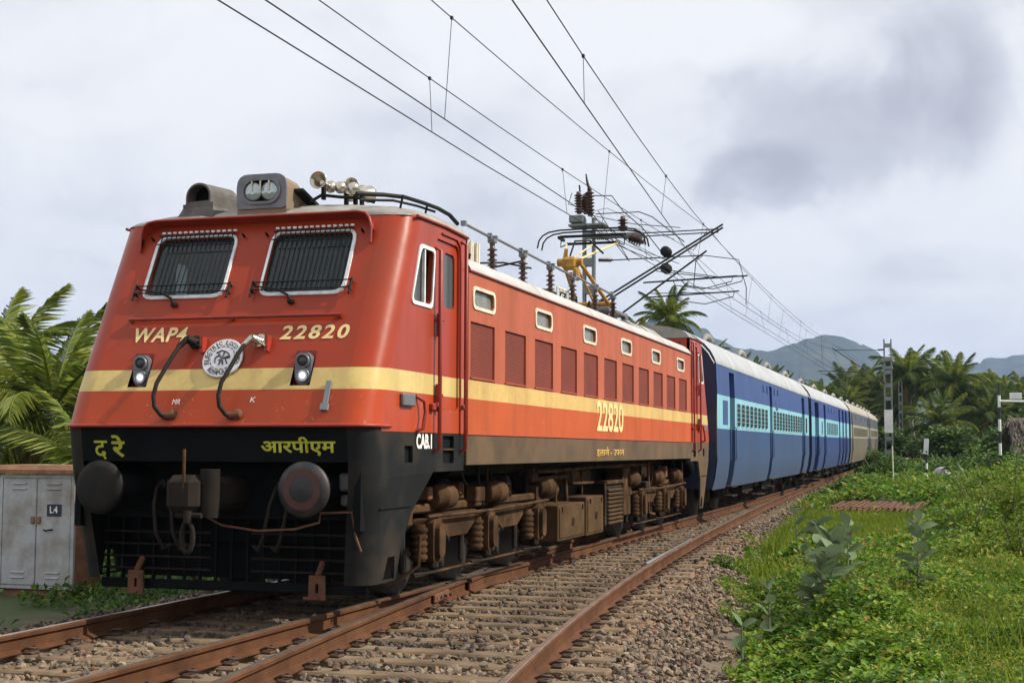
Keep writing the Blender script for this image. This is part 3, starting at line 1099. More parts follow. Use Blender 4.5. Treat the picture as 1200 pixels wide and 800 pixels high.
# ---- windscreens
for s, wl in zip((-1, 1), wins):
    big = rpoly([(s * .174, 2.818), (s * 1.030, 2.818), (s * 1.030, 3.45), (s * .174, 3.45)][::s], .11)
    g = G()
    g.ring(big, wl, lambda x, z: fr(x, z, .018), lambda x, z: fr(x, z, -.002))
    w = g.build('windscreen', M['silver'], loco)
    G().plate(wl, [], lambda x, z: fr(x, z, -.03)).build('pane', M['glass'], w)
    g = G()
    for k in range(16):
        x = s * (.225 + k * .0495)
        g.tube([fr(x, 2.855, .035), fr(x, 2.87, .045), fr(x, 3.43, .045), fr(x, 3.46, .035)], .0052, 5)
    for z in (2.86, 2.93, 3.35, 3.43):
        a, b = (s * .12, s * 1.08) if z < 3 else (s * .20, s * 1.0)
        g.tube([fr(a, z, .05), fr(b, z, .05)], .0065, 5)
    for z in (2.86, 2.93, 3.42):
        for xx in (s * .12, s * 1.08):
            g.cyl(fr(xx, z, 0), fr(xx, z, .055), .011, n=6)
    g.tube([fr(s * .12, 2.80, .04), fr(s * .12, 2.95, .04)], .012, 5)
    g.tube([fr(s * 1.09, 2.80, .04), fr(s * 1.09, 2.95, .04)], .012, 5)
    g.build('window_grille', M['iron'], w)
    g = G()     # white clamp teeth along the top of the screen
    for k in range(14):
        g.box(fr(s * (.22 + k * .058), 3.475, .03), (.035, .02, .02), None, .003)
    g.build('clamp_strip', M['silver'], w)
    g = G()
    xw = s * .5 if s > 0 else -.68
    g.tube([fr(xw + .03, 2.76, .02), fr(xw, 2.80, .05), fr(xw - .12, 2.86, .05)], .012, 6)
    g.box(fr(xw + .03, 2.755, .02), (.06, .04, .04), None, .008)
    g.tube([fr(xw - .12, 2.86, .045), fr(xw - .36, 2.90, .042)], .008, 5)
    g.build('wiper', M['iron'], w)

# ---- brow over the windscreens
path = [(-1.185, 3.30), (-1.185, 3.42), (-1.165, 3.49), (-1.12, 3.535), (-1.04, 3.553), (1.04, 3.553), (1.12, 3.535), (1.165, 3.49), (1.185, 3.42), (1.185, 3.30)]
g = G()
for i in range(len(path) - 1):
    (x0, z0), (x1, z1) = path[i], path[i + 1]
    k0 = .12 if 1 < i < 8 else .07
    k1 = .12 if 1 < i + 1 < 8 else .07
    k0, k1 = (.02 if i == 0 else k0), (.02 if i + 1 == len(path) - 1 else k1)
    a, b, c, d = fr(x0, z0), fr(x1, z1), fr(x1, z1, k1), fr(x0, z0, k0)
    up = Vector((0, .004, .012))
    g.add([a, b, c, d, a + up, b + up, c + up, d + up], [(0, 1, 2, 3), (7, 6, 5, 4), (3, 2, 6, 7), (0, 3, 7, 4), (1, 5, 6, 2)])
g.tube([fr(x, z, .12 if 1 < i < 8 else (.07 if i in (1, 8) else .02)) for i, (x, z) in enumerate(path)], .013, 6)
g.build('window_brow', M['redlip'], loco)

# ---- bar under the windows, nose lip
g = G()
g.tube([fr(-1.06, 2.61, .035), fr(1.06, 2.61, .035)], .016, 6)
for x in (-1.04, 0, 1.04):
    g.box(fr(x, 2.61, .018), (.04, .04, .03))
g.build('hand_bar', M['darkred'], loco)
g = G()
lip = [(-CW - .005, yf(1.64) + CR + .2, 1.645)] + [(-1.24 - .285 * math.cos(rad(a)), yf(1.64) + CR - .285 * math.sin(rad(a)), 1.645) for a in range(0, 91, 15)] + [(1.24 + .285 * math.sin(rad(a)), yf(1.64) + CR - .285 * math.cos(rad(a)), 1.645) for a in range(0, 91, 15)] + [(CW + .005, yf(1.64) + CR + .2, 1.645)]
g.tube(lip, .017, 6)
g.build('nose_lip', M['redlip'], loco)
g = G()
nl = []
g.plate([(q[0], q[1]) for q in lip], [], lambda x, y: (x * .99, y + .01, 1.642))
g.build('nose_underside', M['black'], loco)

# ---- marker lamps in their recesses
for s in (-1, 1):
    x = s * .80
    g = G()
    a, b = (x - .095, 1.99), (x + .095, 2.30)
    bk = lambda u, z: Vector((u, yf(2.30) - .02, z))
    P = [fr(a[0], a[1]), fr(b[0], a[1]), fr(b[0], b[1]), fr(a[0], b[1])]
    Q = [bk(a[0], a[1]), bk(b[0], a[1]), bk(b[0], b[1]), bk(a[0], b[1])]
    g.add(P + Q, [(4, 5, 6, 7), (0, 1, 5, 4), (1, 2, 6, 5), (3, 7, 6, 2), (0, 4, 7, 3)])
    m = g.build('marker_light', M['darkred'], loco)
    yb = yf(2.30) - .02
    g = G()
    g.plate(rrect(x - .078, 2.0, x + .078, 2.285, .075, 6), [], lambda u, z: (u, yb - .07, z), lambda u, z: (u, yb, z))
    g.build('lamp_housing', M['lampgrey'], m)
    for zc, mm in ((2.205, 'lensdark'), (2.08, 'lit')):
        g = G()
        g.lathe([(.066, 0), (.066, .02), (.052, .025), (.05, .008)], (x, yb - .07, zc), (0, -1, 0), 18)
        g.build('lamp_rim', M['lampgrey'], m)
        g = G()
        if mm == 'lit':
            g.lathe([(.05, .0), (.048, .006)], (x, yb - .075, zc), (0, -1, 0), 16)
            g.build('lens', M['lens'], m)
            G().lathe([(.027, .0), (.022, .012), (.008, .018)], (x, yb - .081, zc), (0, -1, 0), 12).build('bulb', M['lit'], m, label='small lit white lamp')
        else:
            g.lathe([(.05, .0), (.035, .012), (.01, .016)], (x, yb - .075, zc), (0, -1, 0), 16)
            g.build('lens', M['lensdark'], m)

# ---- lettering on the front
text('lettering', 'WAP4', M['lettery'], loco, fr(-1.0, 2.405, .003), (1, 0, 0), FU,   .57, .155, .10, .030, spacing=1.12, label='cream italic letters WAP4')
text('lettering', '22820', M['lettery'], loco, fr(.50, 2.405, .003), (1, 0, 0), FU, .67, .145, .14, .026, spacing=1.22, label='cream italic number 22820')

# ---- round shed emblem
em = fr(0.0, 2.235, .03)
g = G()
g.lathe([(.195, 0), (.197, .012), (.19, .018)], em - FN * .02, FN, 40)
emb = g.build('emblem', M['emblem'], loco, label='round silver plate with dark lettering round its rim')
g = G()
for r in (.118, .186):
    pts = []
    for i in range(49):
        a = 2 * math.pi * i / 48
        pts.append(em + Vector((1, 0, 0)) * math.cos(a) * r + FU * math.sin(a) * r)
    if r < .15:
        for i in range(0, 48, 3):
            g.tube(pts[i:i + 3], .0045, 4)
# the entwined monogram in the middle
for pl in ([(-.07, .05), (-.02, .075), (.03, .06), (.06, .03)], [(-.06, -.05), (-.07, .0), (-.03, .03), (.0, -.02), (-.02, -.07)], [(.01, .06), (.0, .0), (.02, -.07)], [(.05, .05), (.07, 0), (.03, -.01), (.06, -.06)], [(-.03, -.03), (.02, .0), (.07, .02)], [(-.05, .06), (-.03, .01)]):
    g.tube([em + Vector((1, 0, 0)) * u + FU * w for u, w in pl], .008, 5)
g.build('monogram', M['emtext'], emb)


def arc_text(s, a0, a1, r, h, flip):
    for i, chh in enumerate(s):
        if chh == ' ':
            continue
        a = rad(a0 + (a1 - a0) * i / (len(s) - 1))
        d = Vector((1, 0, 0)) * math.cos(a) + FU * math.sin(a)
        t_ = Vector((1, 0, 0)) * math.sin(a) - FU * math.cos(a)
        if flip:
            d2, t2 = -d, -t_
        else:
            d2, t2 = d, t_
        w = h * (.30 if chh == 'I' else .72)
        o = em + d * r - t2 * (w / 2) - d2 * (h / 2)
        text('letter', chh, M['emtext'], emb, o, t2, d2, w, h, 0, .02)


arc_text('ELECTRIC LOCO SHED', 200, -20, .153, .044, False)
arc_text('ROYAPURAM', 232, 308, .153, .044, True)

# ---- air hoses across the nose
for x0, x1 in ((-.395, -.43), (.245, .205)):
    h = G()
    a = fr(x0, 2.36, .10)
    pts = [fr(x0 - .01, 2.33, .10), fr(x0 - .04, 2.22, .125), fr(x0 - .075, 2.08, .14), fr(x1 - .075, 1.95, .15), fr(x1 - .085, 1.84, .14), fr(x1 - .07, 1.76, .11), fr(x1 - .02, 1.71, .06), fr(x1 + .04, 1.71, .0)]
    h.tube(pts, .020, 8)
    ho = h.build('air_hose', M['rubber'], loco)
    g = G()
    g.cyl(fr(x0 - .03, 2.30, .10), fr(x0 + .03, 2.385, .09), .025, .030, 10)
    g.cyl(fr(x0 + .03, 2.385, .09), fr(x0 + .09, 2.385, .0), .036, .045, 10)
    g.cyl(fr(x0 + .0, 2.42, .06), fr(x0 + .17, 2.32, .06), .011, n=6)
    g.cyl(fr(x0 + .08, 2.39, -.01), fr(x0 + .08, 2.39, .03), .065, n=12)
    g.build('hose_coupling', M['chrome'] if x0 > 0 else M['rubber'], ho)
    G().box(fr(x0 + .17, 2.36, .03), (.03, .08, .14)).build('hose_bracket', M['redlip'], ho)
    g = G()
    g.cyl(fr(x1 - .02, 1.715, .03), fr(x1 + .09, 1.73, .02), .032, .03, 10)
    g.lathe([(.05, 0), (.05, .02), (.02, .035)], fr(x1 + .06, 1.735, 0), FN, 12)
    g.build('hose_end', M['rust'], ho)
for x, z, s_ in ((-.40, 1.83, 'MR'), (.36, 1.845, 'K')):
    text('lettering', s_, M['letterw'], loco, Vector((x, yf(z) - .002, z)), (1, 0, 0), (0, .37, .93), .085 if len(s_) > 1 else .055, .05, .1)
G().box(Vector((1.08, yf(1.93) - .02, 1.915)), (.045, .016, .24), Matrix.Rotation(-.37, 3, 'X')).box(Vector((1.08, yf(1.80) - .02, 1.80)), (.07, .03, .06), Matrix.Rotation(-.37, 3, 'X')).build('lamp_iron', M['conc'], loco)
# ---- roof equipment of the front cab
g = G()
sec = []
for y, w, zb, zt in ((.50, .255, 3.60, 4.025), (.80, .25, 3.62, 4.01), (1.12, .22, 3.70, 3.90), (1.30, .2, 3.74, 3.82)):
    sec.append([(q[0], y, q[1]) for q in rpoly([(-w, zb), (w, zb), (w, zt), (-w, zt)], [.01, .01, min(.12, (zt - zb) * .4), min(.12, (zt - zb) * .4)])])
g.loft(sec, closed=True, smooth=False, caps=True)
hl = g.build('headlight', M['olive'], loco)
g = G()
fo = rpoly([(-.258, 3.70), (.258, 3.70), (.258, 4.03), (-.258, 4.03)], [.05, .05, .12, .12])
g.plate(fo, [rrect(-.185, 3.755, .185, 3.975, .108, 6)], lambda x, z: (x, .485, z), lambda x, z: (x, .51, z))
g.build('headlight_face', M['lampgrey'], hl)
g = G()
g.ring(rrect(-.20, 3.74, .20, 3.99, .122, 8), rrect(-.175, 3.765, .175, 3.965, .10, 8), lambda x, z: (x, .465, z), lambda x, z: (x, .488, z))
g.build('headlight_rim', M['lampgrey'], hl)
g = G()
g.plate(rrect(-.187, 3.753, .187, 3.977, .108, 6), [], lambda x, z: (x, .4995, z))
g.build('headlight_back', M['black'], hl)
for x in (-.088, .088):
    g = G()
    g.lathe([(.090, 0), (.092, .012), (.075, .022), (.03, .03)], (x, .497, 3.865), (0, -1, 0), 20)
    g.build('lens', M['lens'], hl)
g = G()
for x in (-.088, 0, .088):
    g.box((x, .462, 3.915), (.012, .012, .09))
g.build('lens_guard', M['wframe'], hl)
G().box((.30, .86, 3.84), (.10, .42, .03), Matrix.Rotation(-.25, 3, 'X')).build('headlight_hinge', M['iron'], hl)
# ventilator cowl
g = G()
vo = [(-.155, 0), (.155, 0)] + [(.155 * math.cos(rad(a)), .07 + .13 * math.sin(rad(a))) for a in range(0, 181, 18)]
vi = [(-.135, .02), (.135, .02)] + [(.135 * math.cos(rad(a)), .07 + .11 * math.sin(rad(a))) for a in range(0, 181, 18)]
R = Matrix.Rotation(-.22, 3, 'Z')
vc = Vector((-.68, .78, 3.80))
g.ring(vo, vi, lambda x, z: vc + R @ Vector((x, -.20, z)), lambda x, z: vc + R @ Vector((x, .20, z)))
g.add([vc + R @ Vector((x, .19, z)) for x, z in vi], [tuple(range(len(vi)))])
v = g.build('roof_ventilator', M['ventgrey'], loco)
g = G()
g.loft([[vc + R @ Vector((x * k, y * k, z)) for x, y in ((-.19, -.20), (.19, -.20), (.19, .20), (-.19, .20))] for k, z in ((1.25, -.16), (1.0, -.04), (1.0, .0))], closed=True, smooth=False, caps=True)
g.build('ventilator_base', M['ventgrey'], v)
g = G()
g.add([vc + R @ Vector((x, -.08, z)) for x, z in vi], [tuple(range(len(vi)))])
g.build('ventilator_shade_sheet', M['black'], v)  # black sheet in the opening, stands in for the shaded inside of the cowl
# horns
for (x, y, z), d, L in (((.47, .86, 3.985), (0.05, -1, .02), .30), ((.62, 1.06, 3.94), (-.08, 1, 0), .28), ((.80, 1.02, 3.915), (.05, 1, 0), .30), ((.69, 1.12, 3.97), (0, -1, 0), .24)):
    g = G()
    prof = [(.02, 0), (.022, .10), (.030, .16), (.048, .21), (.078, L - .02), (.086, L), (.080, L), (.045, L - .06), (.02, L - .10)]
    g.lathe(prof, Vector((x, y, z)) - Vector(d) * L * .5, d, 18)
    g.lathe([(.02, -.09), (.05, -.07), (.062, -.03), (.05, 0), (.02, .02)], Vector((x, y, z)) - Vector(d) * L * .5, d, 16)
    h = g.build('horn', M['chrome'], loco)
    G().box((x, y, z - .09), (.03, .05, .14)).build('horn_bracket', M['iron'], h)
g = G()
g.tube([(.36, .80, 3.80), (.45, .86, 3.87), (.6, .95, 3.86), (.78, 1.0, 3.85), (.9, 1.1, 3.82)], .016, 6)
g.build('horn_pipe', M['iron'], loco)
g = G()
g.tube([(1.0, .42, 3.78), (1.16, .7, 3.81), (1.25, 1.0, 3.835), (1.29, 1.4, 3.845), (1.31, 1.75, 3.85), (1.33, 2.05, 3.83), (1.36, 2.22, 3.76)], .022, 6)
g.tube([(.95, .62, 3.76), (1.15, .95, 3.80), (1.22, 1.4, 3.82), (1.26, 1.8, 3.825)], .014, 6)
for y in (.9, 1.55):
    g.cyl((1.24, y, 3.70), (1.27, y, 3.84), .012, n=6)
g.build('roof_conduit', M['iron'], loco)

# ---- side walls with louvre panels and panes
LV = [2.166 + 1.194 * k for k in range(11)]
UW = [2.215 + 2.33 * k for k in range(6)]
SWX = 1.525
for s in (-1, 1):
    lo = [[(y, 2.178), (y + .815, 2.178), (y + .815, 2.748), (y, 2.748)] for y in LV]
    uo = [rrect(y + .05, 2.915, y + .72, 3.085, .05) for y in UW]
    g = G()
    g.plate([(2.10, 1.60), (LL - 2.10, 1.60), (LL - 2.10, 3.265), (2.10, 3.265)], lo + uo, lambda y, z: (s * SWX, y, z), lambda y, z: (s * (SWX - .05), y, z))
    sw = g.build('side_wall', M['side'], loco)
    for y in LV:
        g = G()
        g.box((s * (SWX - .035), y + .4075, 2.463), (.02, .812, .568))
        for k in range(34):
            g.box((s * (SWX - .024), y + .4075, 2.19 + k * .0167), (.006, .80, .008))
        g.build('louvre', M['louvre'], sw)
        G().box((s * (SWX + .004), y + .4075, 2.170), (.02, .84, .014)).build('louvre_sill', M['side'], sw)
    for y, u in zip(UW, uo):
        g = G()
        g.ring(rrect(y, 2.88, y + .77, 3.12, .085), u, lambda a, z: (s * (SWX + .012), a, z), lambda a, z: (s * (SWX - .003), a, z))
        w = g.build('side_pane_frame', M['wframe'], sw)
        G().plate(u, [], lambda a, z: (s * (SWX - .03), a, z)).build('pane', M['uglass'], w)
    # solebar (grey) with its seam strip
    g = G()
    g.box((s * (SWX - .005), LL / 2, 1.435), (.03, LL - 4.08, .30), None, .006)
    g.build('solebar', M['grey'], loco)
    g = G()
    g.tube([(s * (SWX + .006), 2.05, 1.594), (s * (SWX + .006), LL - 2.05, 1.594)], .009, 4)
    g.tube([(s * (SWX + .012), 2.06, 3.262), (s * (SWX + .012), LL - 2.06, 3.262)], .012, 4)
    g.build('seam_strip', M['darkred'], loco)
g = G()
g.box((0, LL / 2, 1.33), (2.9, LL - 1.5, .06))
g.box((0, LL / 2, 2.5), (.1, LL - 4.4, 1.5))
g.build('underframe_floor', M['bogdark'], loco)
text('lettering', '22820', M['lettery'], loco, (SWX + .004, 7.66, 1.70), (0, 1, 0), (0, 0, 1), 1.70, .43, 0, .02, label='tall cream number 22820 on the side')
text('lettering', 'इलाणे - उपरम', M['letterf'], loco, (SWX + .014, 7.61, 1.35), (0, 1, 0), (0, 0, 1), 1.75, .135, 0, .012, label='small faded yellow lettering on the grey sill')

# ---- main roof
g = G()
prof = [(1.54, 3.25), (1.545, 3.275), (1.50, 3.345), (1.42, 3.415), (1.30, 3.465), (1.15, 3.495), (.9, 3.525), (.45, 3.55), (0, 3.56)]
full = prof + [(-x, z) for x, z in prof[-2::-1]]
ysr = [2.11, 2.12] + [2.12 + (LL - 4.24) * k / 6 for k in range(1, 6)] + [LL - 2.12, LL - 2.11]
g.loft([[(x, y, z) for x, z in full] for y in ysr])
rf = g.build('roof', M['roof'], loco)
for k in range(1, 5):
    y = 2.12 + (LL - 4.24) * k / 5
    g = G()
    g.loft([[(x, y + d, z + .006) for x, z in full] for d in (-.02, .02)], smooth=False)
    g.build('roof_joint', M['roof'], rf)
g = G()
for y in (2.35, LL - 2.6, 6.3):
    g.tube([(1.36, y, 3.43), (1.38, y, 3.49), (1.38, y + .22, 3.49), (1.36, y + .22, 3.43)], .012, 6)
g.build('roof_grab', M['iron'], rf)
# hatches on the rear part
g = G()
for a, b, h in ((12.6, 13.7, .20), (13.8, 15.2, .22)):
    g.loft([[(x * k, a + (b - a) * t, z) for x, t in ((-1.0, 0), (1.0, 0), (1.0, 1), (-1.0, 1))] for k, z in ((1.05, 3.50), (1.0, 3.60), (.85, 3.50 + h))], closed=True, smooth=False, caps=True)
g.build('roof_hatch', M['cabroof'], rf)


def insulator(parent, x, y, z, h=.36, r=.075):
    g = G()
    pr = [(r * .6, 0)]
    n = 5
    for k in range(n):
        z0 = h * (.1 + .8 * k / n)
        pr += [(r * .45, z0), (r, z0 + h * .03), (r * .9, z0 + h * .05), (r * .45, z0 + h * .10)]
    pr += [(r * .5, h * .95), (r * .5, h)]
    g.lathe(pr, (x, y, z), (0, 0, 1), 12)
    o = g.build('insulator', M['insul'], parent)
    G().box((x, y, z + h + .02), (.10, .10, .05), None, .01).build('insulator_cap', M['busbar'], o)
    G().box((x, y, z - .03), (.22, .22, .08), None, .01).build('insulator_foot', M['iron'], o)
    return o


BX = .80
ys_i = [5.15, 6.5, 7.88, 9.15, 10.6, 11.9]
for y in ys_i:
    insulator(loco, BX, y, 3.60, .40, .068)
for y in (4.2, 12.9, 14.1):
    insulator(loco, -.55, y, 3.60, .36)
    insulator(loco, .45, y + .3, 3.60, .34)
for a, b in zip([4.05] + ys_i[:-1], ys_i):
    g = G()
    d = .12 if a > 4.1 else 0
    g.tube([(BX, a + d, 4.075), (BX, b - .10, 4.06)], .018, 6)
    g.box((BX, a + d, 4.075), (.06, .05, .06))
    g.box((BX, b - .1, 4.07), (.05, .05, .07))
    g.build('busbar', M['busbar'], loco)
# transformer bushings, circuit breaker and resistors packed on the roof
rq = random.Random(11)
g = G()
for k in range(10):
    y = 3.2 + k * .14
    g.box((.55 + rq.uniform(-.1, .1), y, 3.72), (.5, .05, .34))
for k in range(6):
    g.cyl((.40 + .12 * k, 3.0, 3.58), (.40 + .12 * k, 3.0, 3.92 + rq.uniform(-.05, .05)), .022, n=6)
    g.cyl((.88, 3.2 + .22 * k, 3.56), (.88, 3.2 + .22 * k, 3.88), .014, n=6)
g.build('roof_resistor', M['wframe'], loco)
g = G()
for k in range(5):
    g.lathe([(.05, 0), (.09, .05), (.05, .08), (.09, .13), (.05, .16), (.09, .21), (.04, .26), (.03, .34)], (.62 + rq.uniform(-.08, .08), 3.15 + k * .32, 3.56), (0, 0, 1), 10)
g.build('bushing', M['insul'], loco)
G().box((.3, 7.0, 3.66), (.5, 1.1, .18), None, .03).build('roof_box', M['bogdark'], loco)
G().box((.35, 8.6, 3.68), (.6, .5, .22), None, .03).build('roof_box', M['bogdark'], loco)
G().box((.2, 11.3, 3.66), (.9, 1.2, .16), None, .03).build('roof_box', M['bogdark'], loco)
G().tube([(.3, 6.2, 3.9), (.5, 6.6, 3.95), (.8, 6.9, 3.9)], .014, 5).build('roof_lead', M['iron'], loco)
G().tube([(.8, 6.5, 3.95), (.2, 6.9, 3.92), (-.4, 7.2, 3.85)], .014, 5).build('roof_lead', M['iron'], loco)
g = G()
for k in range(5):
    g.cyl((.72, 8.55 + k * .18, 3.54), (.72, 8.55 + k * .18, 3.83), .016, n=6)
g.tube([(.72, 8.55, 3.83), (.72, 9.3, 3.83)], .016, 5)
g.build('roof_railing', M['wframe'], loco)
for k in range(7):
    y = 9.6 + k * .42
    G().cyl((.55 + rq.uniform(-.3, .3), y, 3.55), (.55 + rq.uniform(-.3, .3), y + .05, 3.80 + rq.uniform(0, .12)), .03, .02, 7).build('roof_stub', M['bogdark'], loco)

# ---- raised rear pantograph (single arm, yellow)
pg = G()
pg.box((0, 13.45, 3.92), (1.1, 1.5, .06), None, .01)
pan = pg.build('pantograph', M['busbar'], loco, label='raised single-arm pantograph with yellow arms')
for x in (-.5, .5):
    for y in (12.8, 14.1):
        insulator(loco, x, y, 3.56, .30)
g = G()
kn, bs, hd = Vector((0, 12.08, 4.70)), Vector((0, 13.75, 4.10)), Vector((0, 13.75, 5.36))
for s in (-1, 1):
    g.tube([bs + Vector((s * .30, 0, 0)), kn + Vector((s * .14, .05, 0))], .035, 7)
g.tube([bs + Vector((-.4, 0, 0)), bs + Vector((.4, 0, 0))], .05, 8)
g.tube([Vector((.25, 13.0, 3.95)), kn + Vector((.1, .1, -.1))], .022, 6)
g.build('lower_arm', M['pyellow'], pan)
g = G()
for s in (-1, 1):
    g.tube([kn + Vector((s * .12, 0, 0)), hd + Vector((s * .50, 0, -.12))], .020, 6)
g.tube([kn, hd + Vector((0, 0, -.14))], .014, 6)
g.build('upper_arm', M['lettery'], pan)
g = G()
g.box(kn + Vector((0, 0, -.05)), (.28, .22, .22), None, .05)
g.cyl(kn + Vector((-.22, 0, -.03)), kn + Vector((.22, 0, -.03)), .07, n=12)
g.cyl(kn + Vector((-.1, .05, .0)), kn + Vector((-.1, .12, .22)), .05, .03, 8)
g.box(kn + Vector((.12, -.02, -.24)), (.10, .20, .22), None, .03)
g.build('knee_joint', M['pyellow'], pan)
G().tube([kn + Vector((0, .0, .08)), kn + Vector((.05, .15, .36)), kn + Vector((.25, .4, .40)), kn + Vector((.4, .8, .22))], .018, 6).build('arm_cable', M['iron'], pan)
g = G()
for dy in (-.15, .15):
    pts = [Vector((x, hd.y + dy, hd.z + z)) for x, z in ((-1.02, -.20), (-.99, -.06), (-.92, .03), (-.8, .09), (-.6, .12), (0, .13), (.6, .12), (.8, .09), (.92, .03), (.99, -.06), (1.02, -.20))]
    g.tube(pts, .016, 6)
for x in (-.6, .6):
    g.box((x, hd.y, hd.z - .02), (.04, .40, .05))
    g.tube([Vector((x, hd.y, hd.z - .02)), Vector((x, hd.y - .05, hd.z - .18)), Vector((x * .7, hd.y, hd.z - .10))], .014, 5)
g.box((0, hd.y, hd.z + .02), (1.25, .05, .045))
g.tube([Vector((-.5, hd.y, hd.z - .12)), Vector((.5, hd.y, hd.z - .12))], .025, 6)
g.build('pantograph_head', M['iron'], pan)
# folded front pantograph frame
g = G()
g.box((0, 3.9, 3.90), (1.1, 1.5, .05), None, .01)
g.tube([(-.3, 3.2, 3.98), (0, 4.9, 4.0)], .03, 6)
g.tube([(.3, 3.2, 3.98), (0, 4.9, 4.0)], .03, 6)
g.tube([(-.9, 3.3, 3.92), (-.7, 3.3, 4.02), (.4, 3.3, 4.02), (.55, 3.3, 3.96)], .02, 6)
g.build('folded_pantograph', M['busbar'], loco)


# ---- skirts and black lower front
def skirt(tf, front):
    def T(q):
        return tf(Vector(q))
    xz = lambda z: CW - .002 - max(0, 1.25 - z) * .10
    yb = lambda z: yf(1.64) + .03 + (1.64 - z) * .16
    for s in (-1, 1):
        g = G()
        hole = [(.13, .30), (.40, .30), (.36, .50), (.20, .50)]
        hole2 = [(.385, 1.325), (.59, 1.325), (.59, 1.475), (.385, 1.475)]
        hole3 = rrect(1.40, 1.31, 1.72, 1.575, .015, 2)
        outer = [(yb(.28) + .22, .28), (.44, .28), (.49, .54), (.655, .86), (1.14, 1.232), (2.02, 1.236), (2.02, 1.285), (2.10, 1.287), (2.10, 1.60), (yb(1.6) + .22, 1.60), (yb(1.2) + .22, 1.2)]
        fn = lambda y, z: T((s * xz(z), y, z))
        fb = lambda y, z: T((s * (xz(z) - .03), y, z))
        # the cut-outs that fall in one panel each
        g.plate(outer, [hole, hole2, hole3], fn, fb)
        if front:
            arc = [(math.cos(rad(a)), math.sin(rad(a))) for a in np.linspace(0, 90, 7)]
            rings = []
            for z in (.28, .6, .9, 1.2, 1.4, 1.6, 1.64):
                w = xz(z)
                rings.append([T((s * (w - .22 + .22 * b), yb(z) + .22 - .22 * a, z)) for a, b in arc])
            g.loft(rings)
        k = g.build('skirt', M['skirt'] if front else M['grey'], loco)
        g = G()
        g.tube([T((s * (xz(.93) + .004), yb(.93) + .18, .93)), T((s * (xz(.93) + .004), .62, .93))], .008, 4)
        g.build('skirt_seam', M['black'], k)
        g = G()
        g.box(T((s * (CW - .10), 1.56, 1.44)), (.12, .36, .30))
        g.build('step_recess', M['black'], k)
        G().box(T((s * (CW - .10), .49, 1.40)), (.12, .24, .18)).build('socket_recess', M['black'], k)
        G().box(T((s * (CW - .012), 1.56, 1.445)), (.02, .32, .018)).build('step', M['bogie'], k)


skirt(ident, True)
skirt(turned, False)
text('lettering', 'CAB.1', M['letterw'], loco, (CW + .004, .66, 1.448), (0, 1, 0), (0, 0, 1), .41, .14, 0, .04, label='white letters CAB.1')

g = G()      # black apron under the nose
yb = lambda z: yf(1.64) + .03 + (1.64 - z) * .16
g.plate([(-1.29, 1.33), (1.29, 1.33), (1.29, 1.638), (-1.29, 1.638)], [], lambda x, z: (x, yb(z), z), lambda x, z: (x, yb(z) + .03, z))
g.build('front_apron', M['black'], loco)
g = G()
g.box((0, .12, 1.08), (2.86, .18, .52), None, .02)
g.box((0, .5, .95), (2.3, .6, .7))
for x in (-1.36, 1.36):
    g.box((x, -.1, 1.05), (.06, .45, .6))
g.build('headstock', M['black'], loco)
hx, hz = (1, 0, 0), Vector((0, -.158, .987))
text('lettering', 'द', M['letterg'], loco, Vector((-1.16, yb(1.365) - .004, 1.345)), hx, hz, .135, .17, 0, .008, label='olive painted letters')
text('lettering', 'रे', M['letterg'], loco, Vector((-.985, yb(1.365) - .004, 1.365)), hx, hz, .135, .20, 0, .025, label='olive painted letters')
text('lettering', 'आरपीएम', M['letterg'], loco, Vector((.485, yb(1.385) - .004, 1.385)), hx, hz, .70, .165, 0, .025, label='olive painted letters')
# ---- buffers
for s in (-1, 1):
    x = s * .978
    g = G()
    g.lathe([(.20, 0), (.20, .03), (.125, .04), (.12, .30), (.095, .31), (.09, .52)], (x, .03, 1.105), (0, -1, 0), 20)
    b = g.build('buffer', M['black'], loco)
    g = G()
    g.lathe([(.10, .50), (.20, .55), (.232, .575), (.236, .60), (.225, .625), (.17, .640), (.0, .650)], (x, .03, 1.105), (0, -1, 0), 32)
    b2 = g.build('buffer_head', M['bufgrey'] if s > 0 else M['skirt'], b)
    if s > 0:
        g = G()
        n = 32
        for k in range(n):
            a0, a1 = 2 * math.pi * k / n, 2 * math.pi * (k + 1) / n
            rin, rout = .11, .172
            yin, yout = .03 - .6455, .03 - .6425
            g.add([(x + rin * math.cos(a0), yin, 1.105 + rin * math.sin(a0)), (x + rout * math.cos(a0), yout, 1.105 + rout * math.sin(a0)), (x + rout * math.cos(a1), yout, 1.105 + rout * math.sin(a1)), (x + rin * math.cos(a1), yin, 1.105 + rin * math.sin(a1))], [(0, 1, 2, 3)])
        g.build('buffer_ring', M['bufred'], b, label='worn red ring painted on the buffer head')
# ---- coupler
g = G()
g.box((0, -.25, 1.06), (.34, .70, .28), None, .05)
g.box((-.06, -.66, 1.06), (.30, .30, .32), None, .06)
g.cyl((.13, -.62, .86), (.13, -.62, 1.27), .085, n=12)
g.cyl((-.18, -.55, .92), (-.18, -.55, 1.20), .06, n=10)
cp = g.build('coupler', M['bogdark'], loco)
G().tube([(-.02, -.80, 1.44), (-.02, -.80, 1.12), (-.01, -.78, .98)], .014, 6).build('uncoupling_rod', M['bogie'], cp)
g = G()
g.tube([(0, -.70, 1.0), (0, -.76, .90), (.0, -.76, .82)], .04, 8)
lk = []
for i in range(15):
    a = 2 * math.pi * i / 14
    lk.append((.055 * math.cos(a), -.76, .70 + .13 * math.sin(a)))
g.tube(lk, .022, 6)
g.cyl((-.12, -.74, .88), (.12, -.74, .88), .025, n=8)
g.build('screw_coupling', M['bogdark'], cp)
